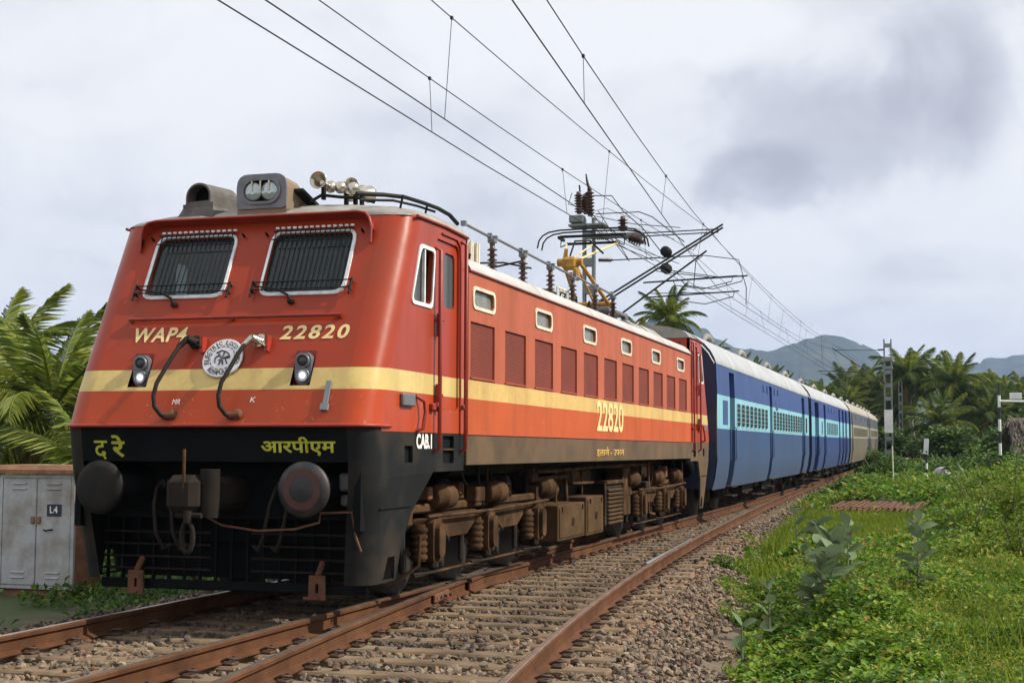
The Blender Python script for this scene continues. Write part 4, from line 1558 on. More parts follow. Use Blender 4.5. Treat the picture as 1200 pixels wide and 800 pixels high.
# brake pipes hanging on the buffer beam
for x, d in ((-.45, 1), (-.62, 1), (.55, -1), (.72, -1)):
    g = G()
    g.tube([(x, -.02, 1.12), (x, -.22, 1.10), (x + .02 * d, -.30, .95), (x + .06 * d, -.32, .70), (x + .12 * d, -.30, .56), (x + .18 * d, -.26, .60)], .018, 7)
    g.cyl((x, .05, 1.12), (x, -.14, 1.12), .045, n=8)
    g.build('brake_hose', M['rubber'], loco)
for q, s_ in (((1.20, -.10, 1.16), (.17, .14, .16)), ((1.20, -.10, 1.0), (.15, .12, .10)), ((-1.18, -.10, 1.14), (.16, .14, .16))):
    G().box(q, s_, None, .02).build('jumper_box', M['lampgrey'], loco)
g = G()
g.tube([(-.10, -.30, .86), (.10, -.34, .78), (.45, -.36, .74), (.80, -.36, .76), (1.02, -.34, .82), (1.03, -.34, .90), (1.30, -.30, .91), (1.34, -.30, .70), (1.38, -.28, .58)], .011, 6)
g.build('lever_rod', M['rust'], loco)
# ---- cattle guard: frame and single bars
cgp = G()
cgp.box((0, .02, .225), (2.62, .05, .085), None, .01)
cgp.box((0, .03, .84), (2.62, .04, .05), None, .01)
cg_ = cgp.build('cattle_guard', M['black'], loco)
G().plate([(-1.28, .27), (1.28, .27), (1.32, .9), (-1.32, .9)], [], lambda x, z: (x, .30 + (z - .27) * .1, z), lambda x, z: (x, .33 + (z - .27) * .1, z)).build('guard_shade_plate', M['black'], cg_)  # black plate added behind the bars, stands in for the shade under the locomotive
for k in range(17):
    x = -1.26 + k * .1575
    G().box((x, .035, .53), (.022, .03, .60)).build('bar', M['black'], cg_)
for z in (.36, .47, .58, .69):
    for s in (-1, 1):
        G().tube([(s * 1.30, .015, z), (s * .20, .015, z)], .012, 5).build('bar', M['bogdark'], cg_)
for s in (-1, 1):
    g = G()
    x = s * .893
    g.ring([(x - .08, .14), (x + .08, .14), (x + .075, .35), (x - .075, .35)], [(x - .015, .20), (x + .015, .20), (x + .015, .28), (x - .015, .28)], lambda u, z: (u, -.10, z), lambda u, z: (u, -.075, z))
    g.box((x - .05, -.09, .155), (.14, .05, .02))
    g.tube([(x, -.08, .34), (x, .02, .45)], .03, 6)
    g.build('rail_guard', M['rust'], loco)

# ---- bogies


def bogie(yc, flip):
    f = -1 if flip else 1
    ax = [yc + f * d for d in (-1.90, -.15, 1.85)]
    g = G()
    for s in (-1, 1):
        x = s * 1.14
        lo_, hi_ = yc - 2.45, yc + 2.45
        # cast frame: deep plates between the axle boxes, thinner above them
        top = [(lo_, .92), (hi_, .92)]
        g.box((x - s * .03, yc, .855), (.10, 4.9, .09), None, .02)
        for d in (-1.02, .85):
            c = yc + f * d
            g.plate([(c - .62, .80), (c + .62, .80), (c + .55, .66), (c + .30, .55), (c - .30, .55), (c - .55, .66)][::-1], [], lambda y, z: (x + s * .08, y, z), lambda y, z: (x - s * .08, y, z))
        for d in (-2.45, 2.45):
            g.box((x, yc + d * .98, .82), (.16, .18, .26), None, .03)
        g.tube([(x + s * .16, lo_ + .3, .79), (x + s * .16, yc, .775), (x + s * .16, hi_ - .2, .81)], .020, 6)
        g.tube([(x + s * .06, lo_ + .2, .22), (x + s * .06, hi_ - .2, .22)], .016, 6)
    g.box((0, yc, .72), (1.9, .5, .36))
    g.box((0, yc - 2.3, .75), (2.2, .14, .2))
    g.box((0, yc + 2.3, .75), (2.2, .14, .2))
    b = g.build('bogie', M['bogie'], loco)
    for a in ax:
        g = G()
        for s in (-1, 1):
            g.lathe([(.2, -.06), (.50, -.06), (.545, -.05), (.545, .06), (.58, .07), (.58, .09), (.40, .09), (.36, .05), (.12, .05), (.11, .20)][::1], (s * .83, a, .545), (-s, 0, 0), 28)
        g.cyl((-1.05, a, .545), (1.05, a, .545), .085, n=10)
        g.build('wheelset', M['wheel'], b)
        for s in (-1, 1):
            g = G()
            x = s * 1.26
            g.plate(rrect(a - .13, .34, a + .13, .76, .06, 4), [], lambda y, z: (x + s * .06, y, z), lambda y, z: (x - s * .16, y, z))
            g.plate(rrect(a - .09, .38, a + .09, .72, .08, 4), [], lambda y, z: (x + s * .11, y, z), lambda y, z: (x + s * .05, y, z))
            for dy in (-.22, .22):
                g.lathe([(.07, 0), (.075, .05), (.075, .32), (.06, .36)], (x - s * .06, a + dy, .36), (0, 0, 1), 10)
                for q in range(5):
                    g.lathe([(.085, 0), (.092, .02), (.085, .04)], (x - s * .06, a + dy, .38 + q * .065), (0, 0, 1), 10)
            ab = g.build('axle_box', M['bogie'], b)
            g = G()
            g.box((x - s * .14, a - .47, .50), (.06, .07, .50), None, .02)
            g.box((x - s * .16, a + .47, .40), (.10, .12, .36), None, .03)
            g.tube([(x - s * .05, a - .40, .24), (x - s * .05, a + .30, .22)], .016, 5)
            g.build('brake_hanger', M['bogdark'], ab)
    for d in (-1.50, .25, 2.35):
        for s in (-1, 1):
            g = G()
            c = yc + f * d
            g.lathe([(.05, -.17), (.11, -.165), (.122, -.15), (.122, -.02), (.135, -.01), (.135, .03), (.122, .04), (.120, .15), (.11, .165), (.06, .17), (.05, .24), (.02, .25)], (s * 1.20, c, .965), (s * .35, 1, 0), 20)
            bc = g.build('brake_cylinder', M['bogie'], b)
            g = G()
            g.box((s * 1.05, c + .42, .93), (.18, .30, .13), None, .02)
            g.box((s * .9, c, .97), (.4, .22, .2), None, .03)
            g.tube([(s * 1.18, c + .22, .90), (s * 1.20, c + .28, 1.02), (s * 1.2, c + .44, 1.03), (s * 1.2, c + .62, .98)], .018, 6)
            g.box((s * 1.10, c + .80, 1.0), (.14, .12, .2), None, .03)
            g.build('brake_rigging', M['bogie'], bc)
    return b


bogie(3.70, False)
bogie(LL - 3.70, True)

# ---- equipment between the bogies
g = G()
g.box((0, LL / 2, .85), (1.5, 5.0, .85), None, .03)
g.tube([(.95, 3.0, 1.25), (.95, 14.4, 1.25)], .10, 8)
g.build('underframe_light_block', M['bogdark'], loco)  # dark central box added to block light passing through under the body
for a, b, z0, z1 in ((6.27, 7.67, .26, .73), (7.79, 8.80, .25, .79)):
    g = G()
    g.box((1.10, (a + b) / 2, (z0 + z1) / 2), (.5, b - a, z1 - z0), None, .012)
    bx = g.build('battery_box', M['dustbox'], loco)
    g = G()
    g.box((1.357, (a + b) / 2, (z0 + z1) / 2), (.012, b - a - .10, z1 - z0 - .08), None, .004)
    lid = g.build('box_lid', M['dustbox'], bx)
    for yy in (a + .16, b - .16):
        G().box((1.37, yy, z1 - .06), (.02, .05, .06)).build('latch', M['bogie'], lid)
    g = G()
    ring_ = [(1.372, (a + b) / 2 + .05 * math.cos(t), (z0 + z1) / 2 + .05 * math.sin(t)) for t in np.linspace(0, 2 * math.pi, 13)]
    g.tube(ring_, .007, 4)
    g.build('pull_ring', M['bogie'], lid)
g = G()
g.box((1.02, 10.08, .60), (.40, 1.15, .62), None, .02)
rd = g.build('oil_cooler', M['bogdark'], loco)
for k in range(9):
    G().box((1.24, 10.08, .335 + k * .062), (.04, .98, .030), Matrix.Rotation(.45, 3, 'Y'), .004).build('slat', M['dustbox'], rd)
g = G()
g.tube([(1.22, 9.45, .95), (1.22, 9.45, .32)], .02, 5)
g.tube([(1.22, 9.45, 1.18), (1.22, 10.7, 1.18), (1.22, 10.7, .93)], .022, 6)
g.box((1.15, 10.08, .95), (.2, 1.15, .06), None, .01)
g.build('cooler_frame', M['bogie'], rd)
g = G()
g.tube([(1.25, 5.6, 1.17), (1.25, 6.5, 1.17), (1.25, 9.0, 1.20), (1.25, 12.4, 1.20)], .025, 6)
g.tube([(1.2, 5.5, 1.07), (1.2, 7.2, 1.08), (1.2, 7.25, .75)], .03, 6)
g.tube([(1.2, 6.7, 1.15), (1.2, 6.7, .75)], .02, 6)
g.tube([(1.22, 7.4, 1.15), (1.22, 7.5, .98), (1.22, 8.7, .97)], .022, 6)
g.tube([(1.18, 8.2, 1.18), (1.18, 8.2, .80)], .018, 6)
g.build('air_pipe', M['bogie'], loco)
for a, b, z in ((6.4, 7.1, .92), (7.5, 8.9, 1.08)):
    g = G()
    g.lathe([(.06, 0), (.13, .03), (.14, .08), (.14, b - a - .08), (.13, b - a - .03), (.06, b - a)], (1.02, a, z), (0, 1, 0), 14)
    g.build('air_reservoir', M['bogie'], loco)
G().box((1.05, 11.15, .78), (.3, .5, .78), None, .02).build('relay_box', M['bogie'], loco)
G().box((1.1, 5.95, .84), (.2, .25, .3), None, .02).build('relay_box', M['bogie'], loco)

# ---- clutter of the underframe: cables, junction boxes, sand pipes
ru = random.Random(5)
for k in range(34):
    yy = ru.choice((ru.uniform(1.3, 6.1), ru.uniform(11.2, 16.0)))
    xx = ru.uniform(.98, 1.26)
    if k % 3 == 0:
        G().box((xx, yy, ru.uniform(.86, 1.15)), (ru.uniform(.1, .25), ru.uniform(.1, .3), ru.uniform(.1, .22)), None, .015).build('junction_box', M[ru.choice(('bogie', 'bogdark', 'rust'))], loco)
    elif k % 3 == 1:
        z_ = ru.uniform(.95, 1.2)
        G().tube([(xx, yy, 1.26), (xx + .03, yy + .05, z_), (xx + .02, yy + ru.uniform(.1, .4), z_ - .12), (xx - .03, yy + ru.uniform(.1, .5), ru.uniform(.45, .8))], ru.uniform(.010, .02), 5).build('cable', M[ru.choice(('rubber', 'bogie'))], loco)
    else:
        a_ = ru.uniform(.3, .9)
        G().tube([(xx, yy, 1.24), (xx, yy, a_), (xx, yy + ru.uniform(.2, .6), a_ - .05)], ru.uniform(.012, .022), 5).build('pipe', M[ru.choice(('bogie', 'rust', 'bogdark'))], loco)
for yy in (3.7, LL - 3.7):
    for d in (-1.9, -.15, 1.85):
        G().box((0, yy + d * (1 if yy < 8 else -1), .50), (1.45, .7, .62), None, .08).build('dark_motor_body', M['bogdark'], loco)  # dark motor bodies, added to fill the gaps behind the bogies with darkness
for s in (-1, 1):
    g = G()
    g.tube([(s * 1.30, 1.35, .62), (s * 1.30, 1.32, .34), (s * 1.02, 1.25, .12)], .02, 6)
    g.build('sand_pipe', M['bogie'], loco)
MT1 = [(-0.30, 0.004), (-0.2705, 0.0279), (-0.2345, 0.052), (-0.2074, 0.082), (-0.1923, 0.1000), (-0.1804, 0.0960), (-0.1685, 0.0902), (-0.1508, 0.0781), (-0.1378, 0.0715), (-0.1243, 0.0702), (-0.1155, 0.0683), (-0.105, 0.0706), (-0.0922, 0.0763), (-0.0777, 0.0791), (-0.0633, 0.0771), (-0.0508, 0.0723), (-0.0407, 0.0657), (-0.0296, 0.0557), (-0.0174, 0.0509), (-0.0019, 0.0449), (0.0252, 0.0332), (0.0519, 0.0217), (0.09, 0.004)]
MT2 = [(-0.15, 0.003), (-0.1161, 0.0162), (-0.0811, 0.0338), (-0.0467, 0.0483), (-0.0241, 0.051), (-0.0073, 0.0513), (0.001, 0.053), (0.012, 0.054), (0.0214, 0.0573), (0.0257, 0.0561), (0.0339, 0.0582), (0.042, 0.0598), (0.0474, 0.0614), (0.0527, 0.0596), (0.0685, 0.0543), (0.1046, 0.0436), (0.1544, 0.032), (0.25, 0.012), (0.32, 0.003)]
MT2 = [(a, e * 1.07) for a, e in MT2]
# ------------------------------------------------------------------ coaches
HW = 1.62
M['coachtrim'] = mat('coach_trim', (.06, .10, .2), .5)


def coach_x(z):
    return interp([(.60, 1.50), (.85, 1.565), (1.25, HW), (2.6, HW), (3.25, 1.60)], z)


def win_mesh(w, h, trim, bars, arch=True):
    """one barred coach window: frame, dark pane behind, horizontal bars (local: centre, facing +x)"""
    fr_, pn, br = G(), G(), G()
    o = rrect(-w / 2 - .03, -h / 2 - .03, w / 2 + .03, h / 2 + .03, .09)
    i = rrect(-w / 2, -h / 2, w / 2, h / 2, .075)
    fr_.ring(o, i, lambda y, z: (.012, y, z), lambda y, z: (-.01, y, z))
    pn.plate(i, [], lambda y, z: (.003, y, z))
    for k in range(bars):
        z = -h / 2 + h * (k + 1) / (bars + 1)
        br.tube([(.008, -w / 2, z), (.008, w / 2, z)], .006, 5)
    return fr_.mesh('window', trim), pn.mesh('pane', M['pane']), br.mesh('window_bars', trim)


def coach_bogie_meshes():
    g = G()
    for s in (-1, 1):
        x = s * 1.02
        g.box((x, 0, .62), (.14, 3.3, .16), None, .02)
        g.box((x, 0, .50), (.16, 1.0, .22), None, .03)
        g.box((x + s * .06, 0, .34), (.10, 1.1, .07), None, .02)
        for d in (-.42, .42):
            g.lathe([(.12, 0), (.135, .04), (.12, .08), (.135, .13), (.12, .17), (.135, .21), (.12, .26)], (x + s * .08, d, .36), (0, 0, 1), 12)
    g.box((0, 0, .62), (2.0, .6, .3), None, .03)
    fr_ = g.mesh('coach_bogie', M['bogdark'])
    g = G()
    for s in (-1, 1):
        g.lathe([(.2, -.06), (.42, -.06), (.457, -.05), (.457, .06), (.485, .07), (.485, .085), (.3, .09), (.26, .05), (.1, .05), (.09, .2)], (s * .83, 0, .457), (-s, 0, 0), 24)
    g.cyl((-1.0, 0, .457), (1.0, 0, .457), .08, n=8)
    ws = g.mesh('wheelset', M['wheel'])
    g = G()
    x = 1.04
    g.box((x, 0, .46), (.24, .30, .28), None, .05)
    for d in (-.26, .26):
        g.lathe([(.085, 0), (.095, .03), (.085, .06), (.095, .1), (.085, .14), (.095, .18), (.085, .24)], (x, d, .36), (0, 0, 1), 10)
    g.box((x, 0, .36), (.16, .66, .05))
    ab = g.mesh('axle_box', M['bogie'])
    return fr_, ws, ab


CBM = coach_bogie_meshes()
WM = {}


def coach(name, y0, L, paint, roofm, trim, doors, wins, smalls, label, grp, detail=2, extra=None):
    """y0: near end; doors [(a,b)], wins [(first, pitch, n)] all measured from the near end"""
    yc = y0 + L / 2
    xa, xb = float(curve(y0 + 3)), float(curve(y0 + L - 3))
    za, zb = float(grade(y0 + 3)), float(grade(y0 + L - 3))
    slope_z = (zb - za) / (L - 6)
    slope_x = (xb - xa) / (L - 6)
    c = empty(name, (xa - slope_x * 3, y0, za - slope_z * 3), math.atan2(-slope_x, 1), label, 'coach', grp)
    c.rotation_euler = (math.atan(slope_z), 0, math.atan2(-slope_x, 1))
    zlv = [.60, .85, 1.25, 2.6, 3.25]
    for s in (-1, 1):
        g = G()
        ed = [0.06]
        for a, b in doors:
            ed += [a, b]
        ed.append(L - .06)
        for k in range(0, len(ed), 2):
            a, b = ed[k], ed[k + 1]
            g.loft([[(s * coach_x(z), y, z) for y in (a, b)] for z in zlv], smooth=True)
        for a, b in doors:
            g.loft([[(s * coach_x(z), y, z) for y in (a, b)] for z in (3.15, 3.25)], smooth=False)
            for q in (a, b):
                g.loft([[(s * (coach_x(z) - d), q, z) for d in (0, .16)] for z in zlv[:-1] + [3.15]], smooth=False)
            g.loft([[(s * (coach_x(3.15) - d), q, 3.15) for d in (0, .16)] for q in (a, b)], smooth=False)
        sw = g.build('side_wall', paint, c)
        if s < 0:
            continue
        for a, b in doors:
            g = G()
            g.loft([[(s * (coach_x(z) - .15), y, z) for y in (a, b)] for z in (.62, .85, 1.25, 3.15)], smooth=False)
            d = g.build('door', M['doorblue'], c)
            G().box((s * (HW - .145), (a + b) / 2, 2.3), (.02, (b - a) * .6, .55)).build('pane', M['pane'], d)
            for q in (a - .03, b + .03):
                G().tube([(s * (HW + .0), q, 1.2), (s * (HW + .03), q, 1.24), (s * (HW + .03), q, 1.9), (s * HW, q, 1.95)], .012, 5).build('handrail', M['coachtrim'], d)
            g = G()
            for z in (.42, .62):
                g.box((s * 1.55, (a + b) / 2, z), (.22, (b - a), .03))
            g.build('footstep', M['bogdark'], d)
        for first, pitch, n, w, h, bars in wins:
            key = (w, h, bars, trim.name)
            if key not in WM:
                WM[key] = win_mesh(w, h, trim, bars)
            mf, mp, mb = WM[key]
            for k in range(n):
                wo = inst('window', mf, c, (s * HW, first + pitch * k, 2.225))
                inst('pane', mp, wo)
                if bars:
                    inst('window_bars', mb, wo)
        for a, b, z0, z1, mm in smalls:
            G().box((s * (HW + .002), (a + b) / 2, (z0 + z1) / 2), (.016, b - a, z1 - z0), None, .004).build('pane', M[mm], c)
    # roof
    prof = [(1.61, 3.235), (1.615, 3.26), (1.585, 3.36), (1.50, 3.52), (1.36, 3.68), (1.15, 3.83), (.88, 3.955), (.55, 4.04), (.25, 4.08), (0, 4.09)]
    full = prof + [(-x, z) for x, z in prof[-2::-1]]
    g = G()
    rr = []
    for y, k, dz in ((.02, .965, -.06), (.10, .99, -.015), (.25, 1.0, 0), (L * .5, 1, 0), (L - .25, 1.0, 0), (L - .10, .99, -.015), (L - .02, .965, -.06)):
        rr.append([(x * k, y, 3.25 + (z - 3.25) * k + (dz if z > 3.3 else 0)) for x, z in full])
    g.loft(rr)
    rf_ = g.build('roof', roofm, c)
    for q in (2.9, 8.6, 14.3, 19.6):
        if q > L:
            continue
        g = G()
        for off, mm in ((.92, 1),):
            pts = [(off, q - .25, 3.92), (off + .06, q - .18, 4.02), (off + .06, q + .12, 4.02), (off + .12, q + .26, 3.90)]
            g.tube(pts, [.05, .07, .07, .05], 8)
        g.build('roof_ventilator', M['cabroof'], rf_)
    # ends with gangway
    ends = [(x * .99, 3.25 + (z - 3.25) * .985) for x, z in full]
    poly = [(-1.50, .62), (1.50, .62), (1.60, 1.25)] + ends + [(-1.60, 1.25)]
    for q, sg in ((.05, -1), (L - .05, 1)):
        g = G()
        g.plate(poly, [], lambda x, z: (x, q, z), lambda x, z: (x, q - sg * .04, z))
        e = g.build('end_wall', M['navy'], c)
        g = G()
        for k in range(4):
            yy = q + sg * (.05 + .10 * k)
            w = .72 if k % 2 else .66
            g.plate(rrect(-w, 1.05, w, 3.3, .1), [rrect(-w + .12, 1.1, w - .12, 3.15, .1)], lambda x, z: (x, yy - .04, z), lambda x, z: (x, yy + .04, z))
        g.build('gangway_bellows', M['black'], e)
        for x in (-.978, .978):
            G().lathe([(.14, 0), (.11, .03), (.10, .35), (.22, .40), (.22, .46), (.1, .48)], (x, q, 1.08), (0, sg, 0), 14).build('buffer', M['black'], e)
    # underframe
    g = G()
    g.box((0, L / 2, .85), (2.7, L - .6, .3))
    g.build('underframe', M['bogdark'], c)
    for a, b, z0, mm in ((6.2, 8.2, .35, 'bogdark'), (8.7, 9.5, .45, 'bogie'), (10.2, 12.4, .32, 'bogdark'), (13.0, 14.2, .42, 'bogdark')):
        g = G()
        g.box((1.0, (a + b) / 2, (z0 + .8) / 2), (.6, b - a, .8 - z0), None, .02)
        g.build('underframe_box', M[mm], c)
    for yb_ in (3.2, L - 3.2):
        bo = inst('bogie', CBM[0], c, (0, yb_, 0))
        for d in (-1.448, 1.448):
            w = inst('wheelset', CBM[1], bo, (0, d, 0))
            inst('axle_box', CBM[2], bo, (0, d, 0))
            inst('axle_box', CBM[2], bo, (0, d, 0), (0, 0, math.pi))
    return c


GRP = 'passenger coaches behind the locomotive'
C1 = coach('passenger_coach', 18.0, 21.3, M['coach'], M['coachroof'], M['bandtrim'],
           [(1.9, 2.7), (9.50, 10.12), (18.75, 19.65)],
           [(3.28, .765, 8, .56, .52, 4), (10.62, .765, 11, .56, .52, 4)],
           [(.85, 1.55, 1.98, 2.50, 'doorblue'), (20.0, 20.45, 1.98, 2.48, 'pane'), (8.05, 8.35, 2.95, 3.12, 'doorblue'), (8.9, 9.15, 2.93, 3.12, 'doorblue'), (10.6, 10.8, 2.93, 3.12, 'doorblue'), (11.5, 11.7, 2.95, 3.12, 'doorblue'), (10.95, 11.45, 2.52, 2.78, 'doorblue')],
           'blue coach with pale cyan band coupled directly behind the red locomotive', GRP)
C2 = coach('passenger_coach', 40.3, 21.3, M['coachb'], M['coachroof'], M['bandtrim'],
           [(1.5, 3.2), (5.6, 6.5), (14.0, 14.9), (16.3, 17.4), (18.4, 19.6)],
           [(4.6, .6, 1, .45, .5, 4), (7.4, .9, 7, .55, .5, 4)],
           [(8.2, 8.8, 2.9, 3.1, 'doorblue'), (9.6, 10.3, 2.9, 3.1, 'doorblue'), (11.2, 11.7, 2.9, 3.1, 'doorblue')],
           'deep blue coach with cyan band and several doors, second behind the locomotive', GRP)
C3 = coach('passenger_coach', 62.6, 21.3, M['coachg'], M['coachroofg'], M['beigetrim'],
           [(1.2, 2.0), (19.3, 20.1)], [(3.0, .95, 17, .6, .5, 3)],
           [(5.0, 5.6, 2.9, 3.1, 'doorblue'), (11, 11.6, 2.9, 3.1, 'doorblue'), (16, 16.6, 2.9, 3.1, 'doorblue')],
           'grey and brown coach behind the two blue coaches', GRP)
C4 = coach('passenger_coach', 84.9, 21.3, M['coachg'], M['coachroofg'], M['beigetrim'],
           [(1.2, 2.0), (19.3, 20.1)], [(3.0, .95, 17, .6, .5, 3)], [],
           'grey and brown coach at the far end of the train', GRP)

# ------------------------------------------------------------------ overhead line


def mast(x, y, h, label, lean=0.0, white=None, w=.30):
    z0 = float(ground_z(x, y)) - .3
    m = empty('catenary_mast', (x, y, z0), 0, label, 'mast', 'overhead line masts')
    H = h - z0
    for s in (-1, 1):
        g = G()
        g.box((s * w / 2, 0, H / 2), (.035, .16, H))
        g.box((s * (w / 2 - .03), -.07, H / 2), (.06, .014, H))
        g.box((s * (w / 2 - .03), .07, H / 2), (.06, .014, H))
        g.build('channel', M['conc'], m)
    n = int(H / .75)
    for k in range(n):
        z = .3 + k * .75
        for yy in (-.083, .083):
            G().box((0, yy, z + .1), (w - .06, .012, .22)).build('batten', M['conc'], m)
    G().box((0, 0, .15), (w + .5, .7, .5), None, .04).build('foundation', M['sleeper'], m)
    if white:
        g = G()
        g.box((0, -.10, (white[0] + white[1]) / 2 - z0), (w + .05, .012, white[1] - white[0]))
        g.build('number_plate', M['mwhite'], m)
    return m, z0


def post_insul(parent, a, b, r=.07, n=6):
    g = G()
    a, b = Vector(a), Vector(b)
    h = (b - a).length
    pr = [(r * .5, 0)]
    for k in range(n):
        z0 = h * (.06 + .85 * k / n)
        pr += [(r * .5, z0), (r, z0 + h * .04), (r * .95, z0 + h * .06), (r * .5, z0 + h * .10)]
    pr += [(r * .45, h)]
    g.lathe(pr, a, b - a, 10)
    return g.build('insulator', M['insul'], parent)


def cantilever(m, z0, x, y, sgn, top, reach, zreg, wirex, dy, par=None):
    """bracket on mast m: stay tube, bracket tube, register arm; sgn is the side the arm points to"""
    def P(dx, z):
        return (sgn * dx, dy, z - z0)
    post_insul(m, P(.15, top - 1.95), P(.50, top - 1.70))
    post_insul(m, P(.15, top - .02), P(.55, top - .04))
    g = G()
    g.tube([P(.50, top - 1.70), P(reach, top + .12)], .026, 6)
    b = g.build('bracket_tube', M['wire'], m)
    G().tube([P(.55, top - .04), P(reach - .12, top + .0)], .016, 6).build('stay_tube', M['wire'], m)
    g = G()
    t = .42
    g.tube([P(.50 + (reach - .5) * t, top - 1.70 + 1.82 * t - .04), P(wirex + .25, zreg)], .012, 5)
    g.tube([P(1.5, zreg - .08), P(wirex + .95, zreg + .02)], .02, 6)
    g.tube([P(wirex + .82, zreg), P(wirex + .80, zreg - .12), P(wirex + .05, zreg - .30), P(wirex - .7, zreg - .18), P(wirex - .75, zreg - .05)], .013, 5)
    g.build('register_arm', M['wire'], m)


MX, MY = -2.9, 25.3
m1, mz = mast(MX, MY, 7.65, 'steel overhead line mast with stacked insulators behind the locomotive', white=None)
cantilever(m1, mz, MX, MY, 1, 7.20, 3.62, 5.93, 3.3, -.12)
cantilever(m1, mz, MX, MY, 1, 7.16, 3.58, 5.97, 3.0, .16)
cantilever(m1, mz, MX, MY, 1, 6.60, 3.10, 5.60, 3.0, .45)
g = G()
g.box((-.02, 0, 7.45 - mz), (1.0, .5, .06), None, .01)
g.box((-.30, -.1, 7.62 - mz), (.4, .3, .2), None, .02)
g.box((.8, -.1, 7.14 - mz), (1.4, .26, .12), None, .02)
g.build('platform', M['conc'], m1)
for dx, z0_, z1_ in ((-.22, 7.75, 8.35), (.05, 7.7, 8.45), (-.05, 7.75, 8.3)):
    post_insul(m1, (dx, -.1 + dx * .5, z0_ - mz), (dx - .02, -.1 + dx * .5, z1_ - mz), .13, 7)
post_insul(m1, (.95, -.1, 7.25 - mz), (.95, -.1, 7.65 - mz), .14, 4)
post_insul(m1, (1.15, -.25, 7.05 - mz), (1.55, -.25, 6.92 - mz), .15, 5)
g = G()
g.tube([(.05, -.1, 8.4 - mz), (-.02, -.1, 8.6 - mz), (-.06, -.1, 8.85 - mz)], [.06, .04, .02], 6)
g.tube([(-.22, -.1, 8.3 - mz), (-.24, -.1, 8.55 - mz)], .025, 5)
g.tube([(.05, -.1, 8.25 - mz), (.65, -.1, 8.22 - mz), (.95, -.1, 7.8 - mz), (1.5, -.1, 7.3 - mz), (2.1, -.1, 6.5 - mz)], .014, 5)
g.tube([(.2, -.1, 7.75 - mz), (1.4, -.1, 7.75 - mz), (1.75, -.1, 7.6 - mz), (2.6, -.1, 6.9 - mz)], .014, 5)
g.tube([(-.45, -.1, 8.35 - mz), (-.55, -.1, 8.05 - mz), (-.2, -.1, 7.95 - mz)], .012, 5)
g.build('jumper_cable', M['wire'], m1)
for z in (6.62, 6.18):
    g = G()
    for k in range(4):
        g.lathe([(.05, 0), (.14, .02), (.14, .04), (.05, .06)], (2.16, -.2 - .07 * k, z - mz), (0, -1, 0), 16)
    g.build('disc_insulator', M['iron'], m1)

rt = random.Random(9)
for k in range(9):
    a_ = Vector((rt.uniform(-.2, .9), rt.uniform(-.3, .3), rt.uniform(7.2, 8.2) - mz))
    b_ = Vector((rt.uniform(.9, 2.6), rt.uniform(-.3, .3), rt.uniform(6.3, 7.6) - mz))
    c_ = (a_ + b_) / 2 + Vector((0, 0, rt.uniform(-.25, .2)))
    G().tube([a_, c_, b_], rt.uniform(.006, .012), 5).build('lead_wire', M['wire'], m1)
m2, mz2 = mast(3.22, 71, 7.72, 'grey overhead line mast with white number plate standing beside the rear coach', white=(2.45, 3.74), w=.42)
cantilever(m2, mz2, 3.22, 71, -1, 7.15, 3.05, 5.95, 2.9, -.12)
g = G()
for z in (6.55, 6.1):
    g.box((0, 0, z - mz2), (.56, .3, .16), None, .01)
g.build('mast_collar', M['conc'], m2)
m3, mz3 = mast(2.75, 113, 7.3, 'thin overhead line mast beyond the end of the train', white=(1.6, 3.0))
cantilever(m3, mz3, 2.75, 113, -1, 6.9, 3.0, 5.9, 3.3, -.12)


def wires(name, label, pts_c, pts_m, drops, rc=.0085, rm=.0075, grp='overhead wires'):
    """contact wire and, above it, the catenary wire with its droppers"""
    c = G()
    c.tube(pts_c, rc, 5)
    co = c.build('contact_wire', M['wire'])
    tag(co, 'thick contact wire ' + label, 'wire', grp)
    g = G()
    g.tube(pts_m, rm, 5)
    mo = g.build('catenary_wire', M['wire'])
    tag(mo, 'sagging upper catenary wire ' + label, 'wire', grp)
    P = np.array(pts_c)
    Q = np.array(pts_m)
    for y in drops:
        a = (np.interp(y, P[:, 1], P[:, 0]), y, np.interp(y, P[:, 1], P[:, 2]))
        b = (np.interp(y, Q[:, 1], Q[:, 0]), y, np.interp(y, Q[:, 1], Q[:, 2]))
        G().tube([a, b], .005, 4).box(b, (.03, .05, .04)).build('dropper', M['wire'], mo)
    return co, mo


def sag(pts, n=12):
    """parabolic spans through support points (x, y, z, sag to next)"""
    out = []
    for (x0, y0, z0, s0), (x1, y1, z1, _) in zip(pts[:-1], pts[1:]):
        for k in range(n):
            t = k / n
            out.append((x0 + (x1 - x0) * t, y0 + (y1 - y0) * t, z0 + (z1 - z0) * t - s0 * 4 * t * (1 - t)))
    out.append(pts[-1][:3])
    return out


wires('w1', 'over the left half of the locomotive roof', sag([(-.34, -24, 5.6, .0), (-.24, 8, 5.6, 0), (-.06, 25.2, 5.66, 0), (.25, 71, 5.75, 0), (-.3, 113, 5.85, 0), (-2.6, 170, 6.2, 0)], 4),
      sag([(-.34, -24, 6.75, .45), (-.25, 25.2, 6.75, .55), (.18, 71, 7.25, .9), (-.3, 113, 6.95, .7), (-2.6, 170, 7.2, 0)]), [5.8, 12.6, 19.4, 32, 40, 48, 56, 64])
wires('w2', 'over the middle of the locomotive roof', sag([(.16, -24, 5.6, 0), (.16, 10, 5.6, 0), (.05, 25.4, 5.68, 0), (.45, 71, 5.9, 0), (2.9, 113, 6.9, 0)], 4),
      sag([(.17, -24, 7.45, .45), (.30, 25.4, 7.25, .55), (.55, 71, 7.3, .5), (2.9, 113, 7.2, 0)]), [5.15, 13.95, 34, 43, 52, 61])
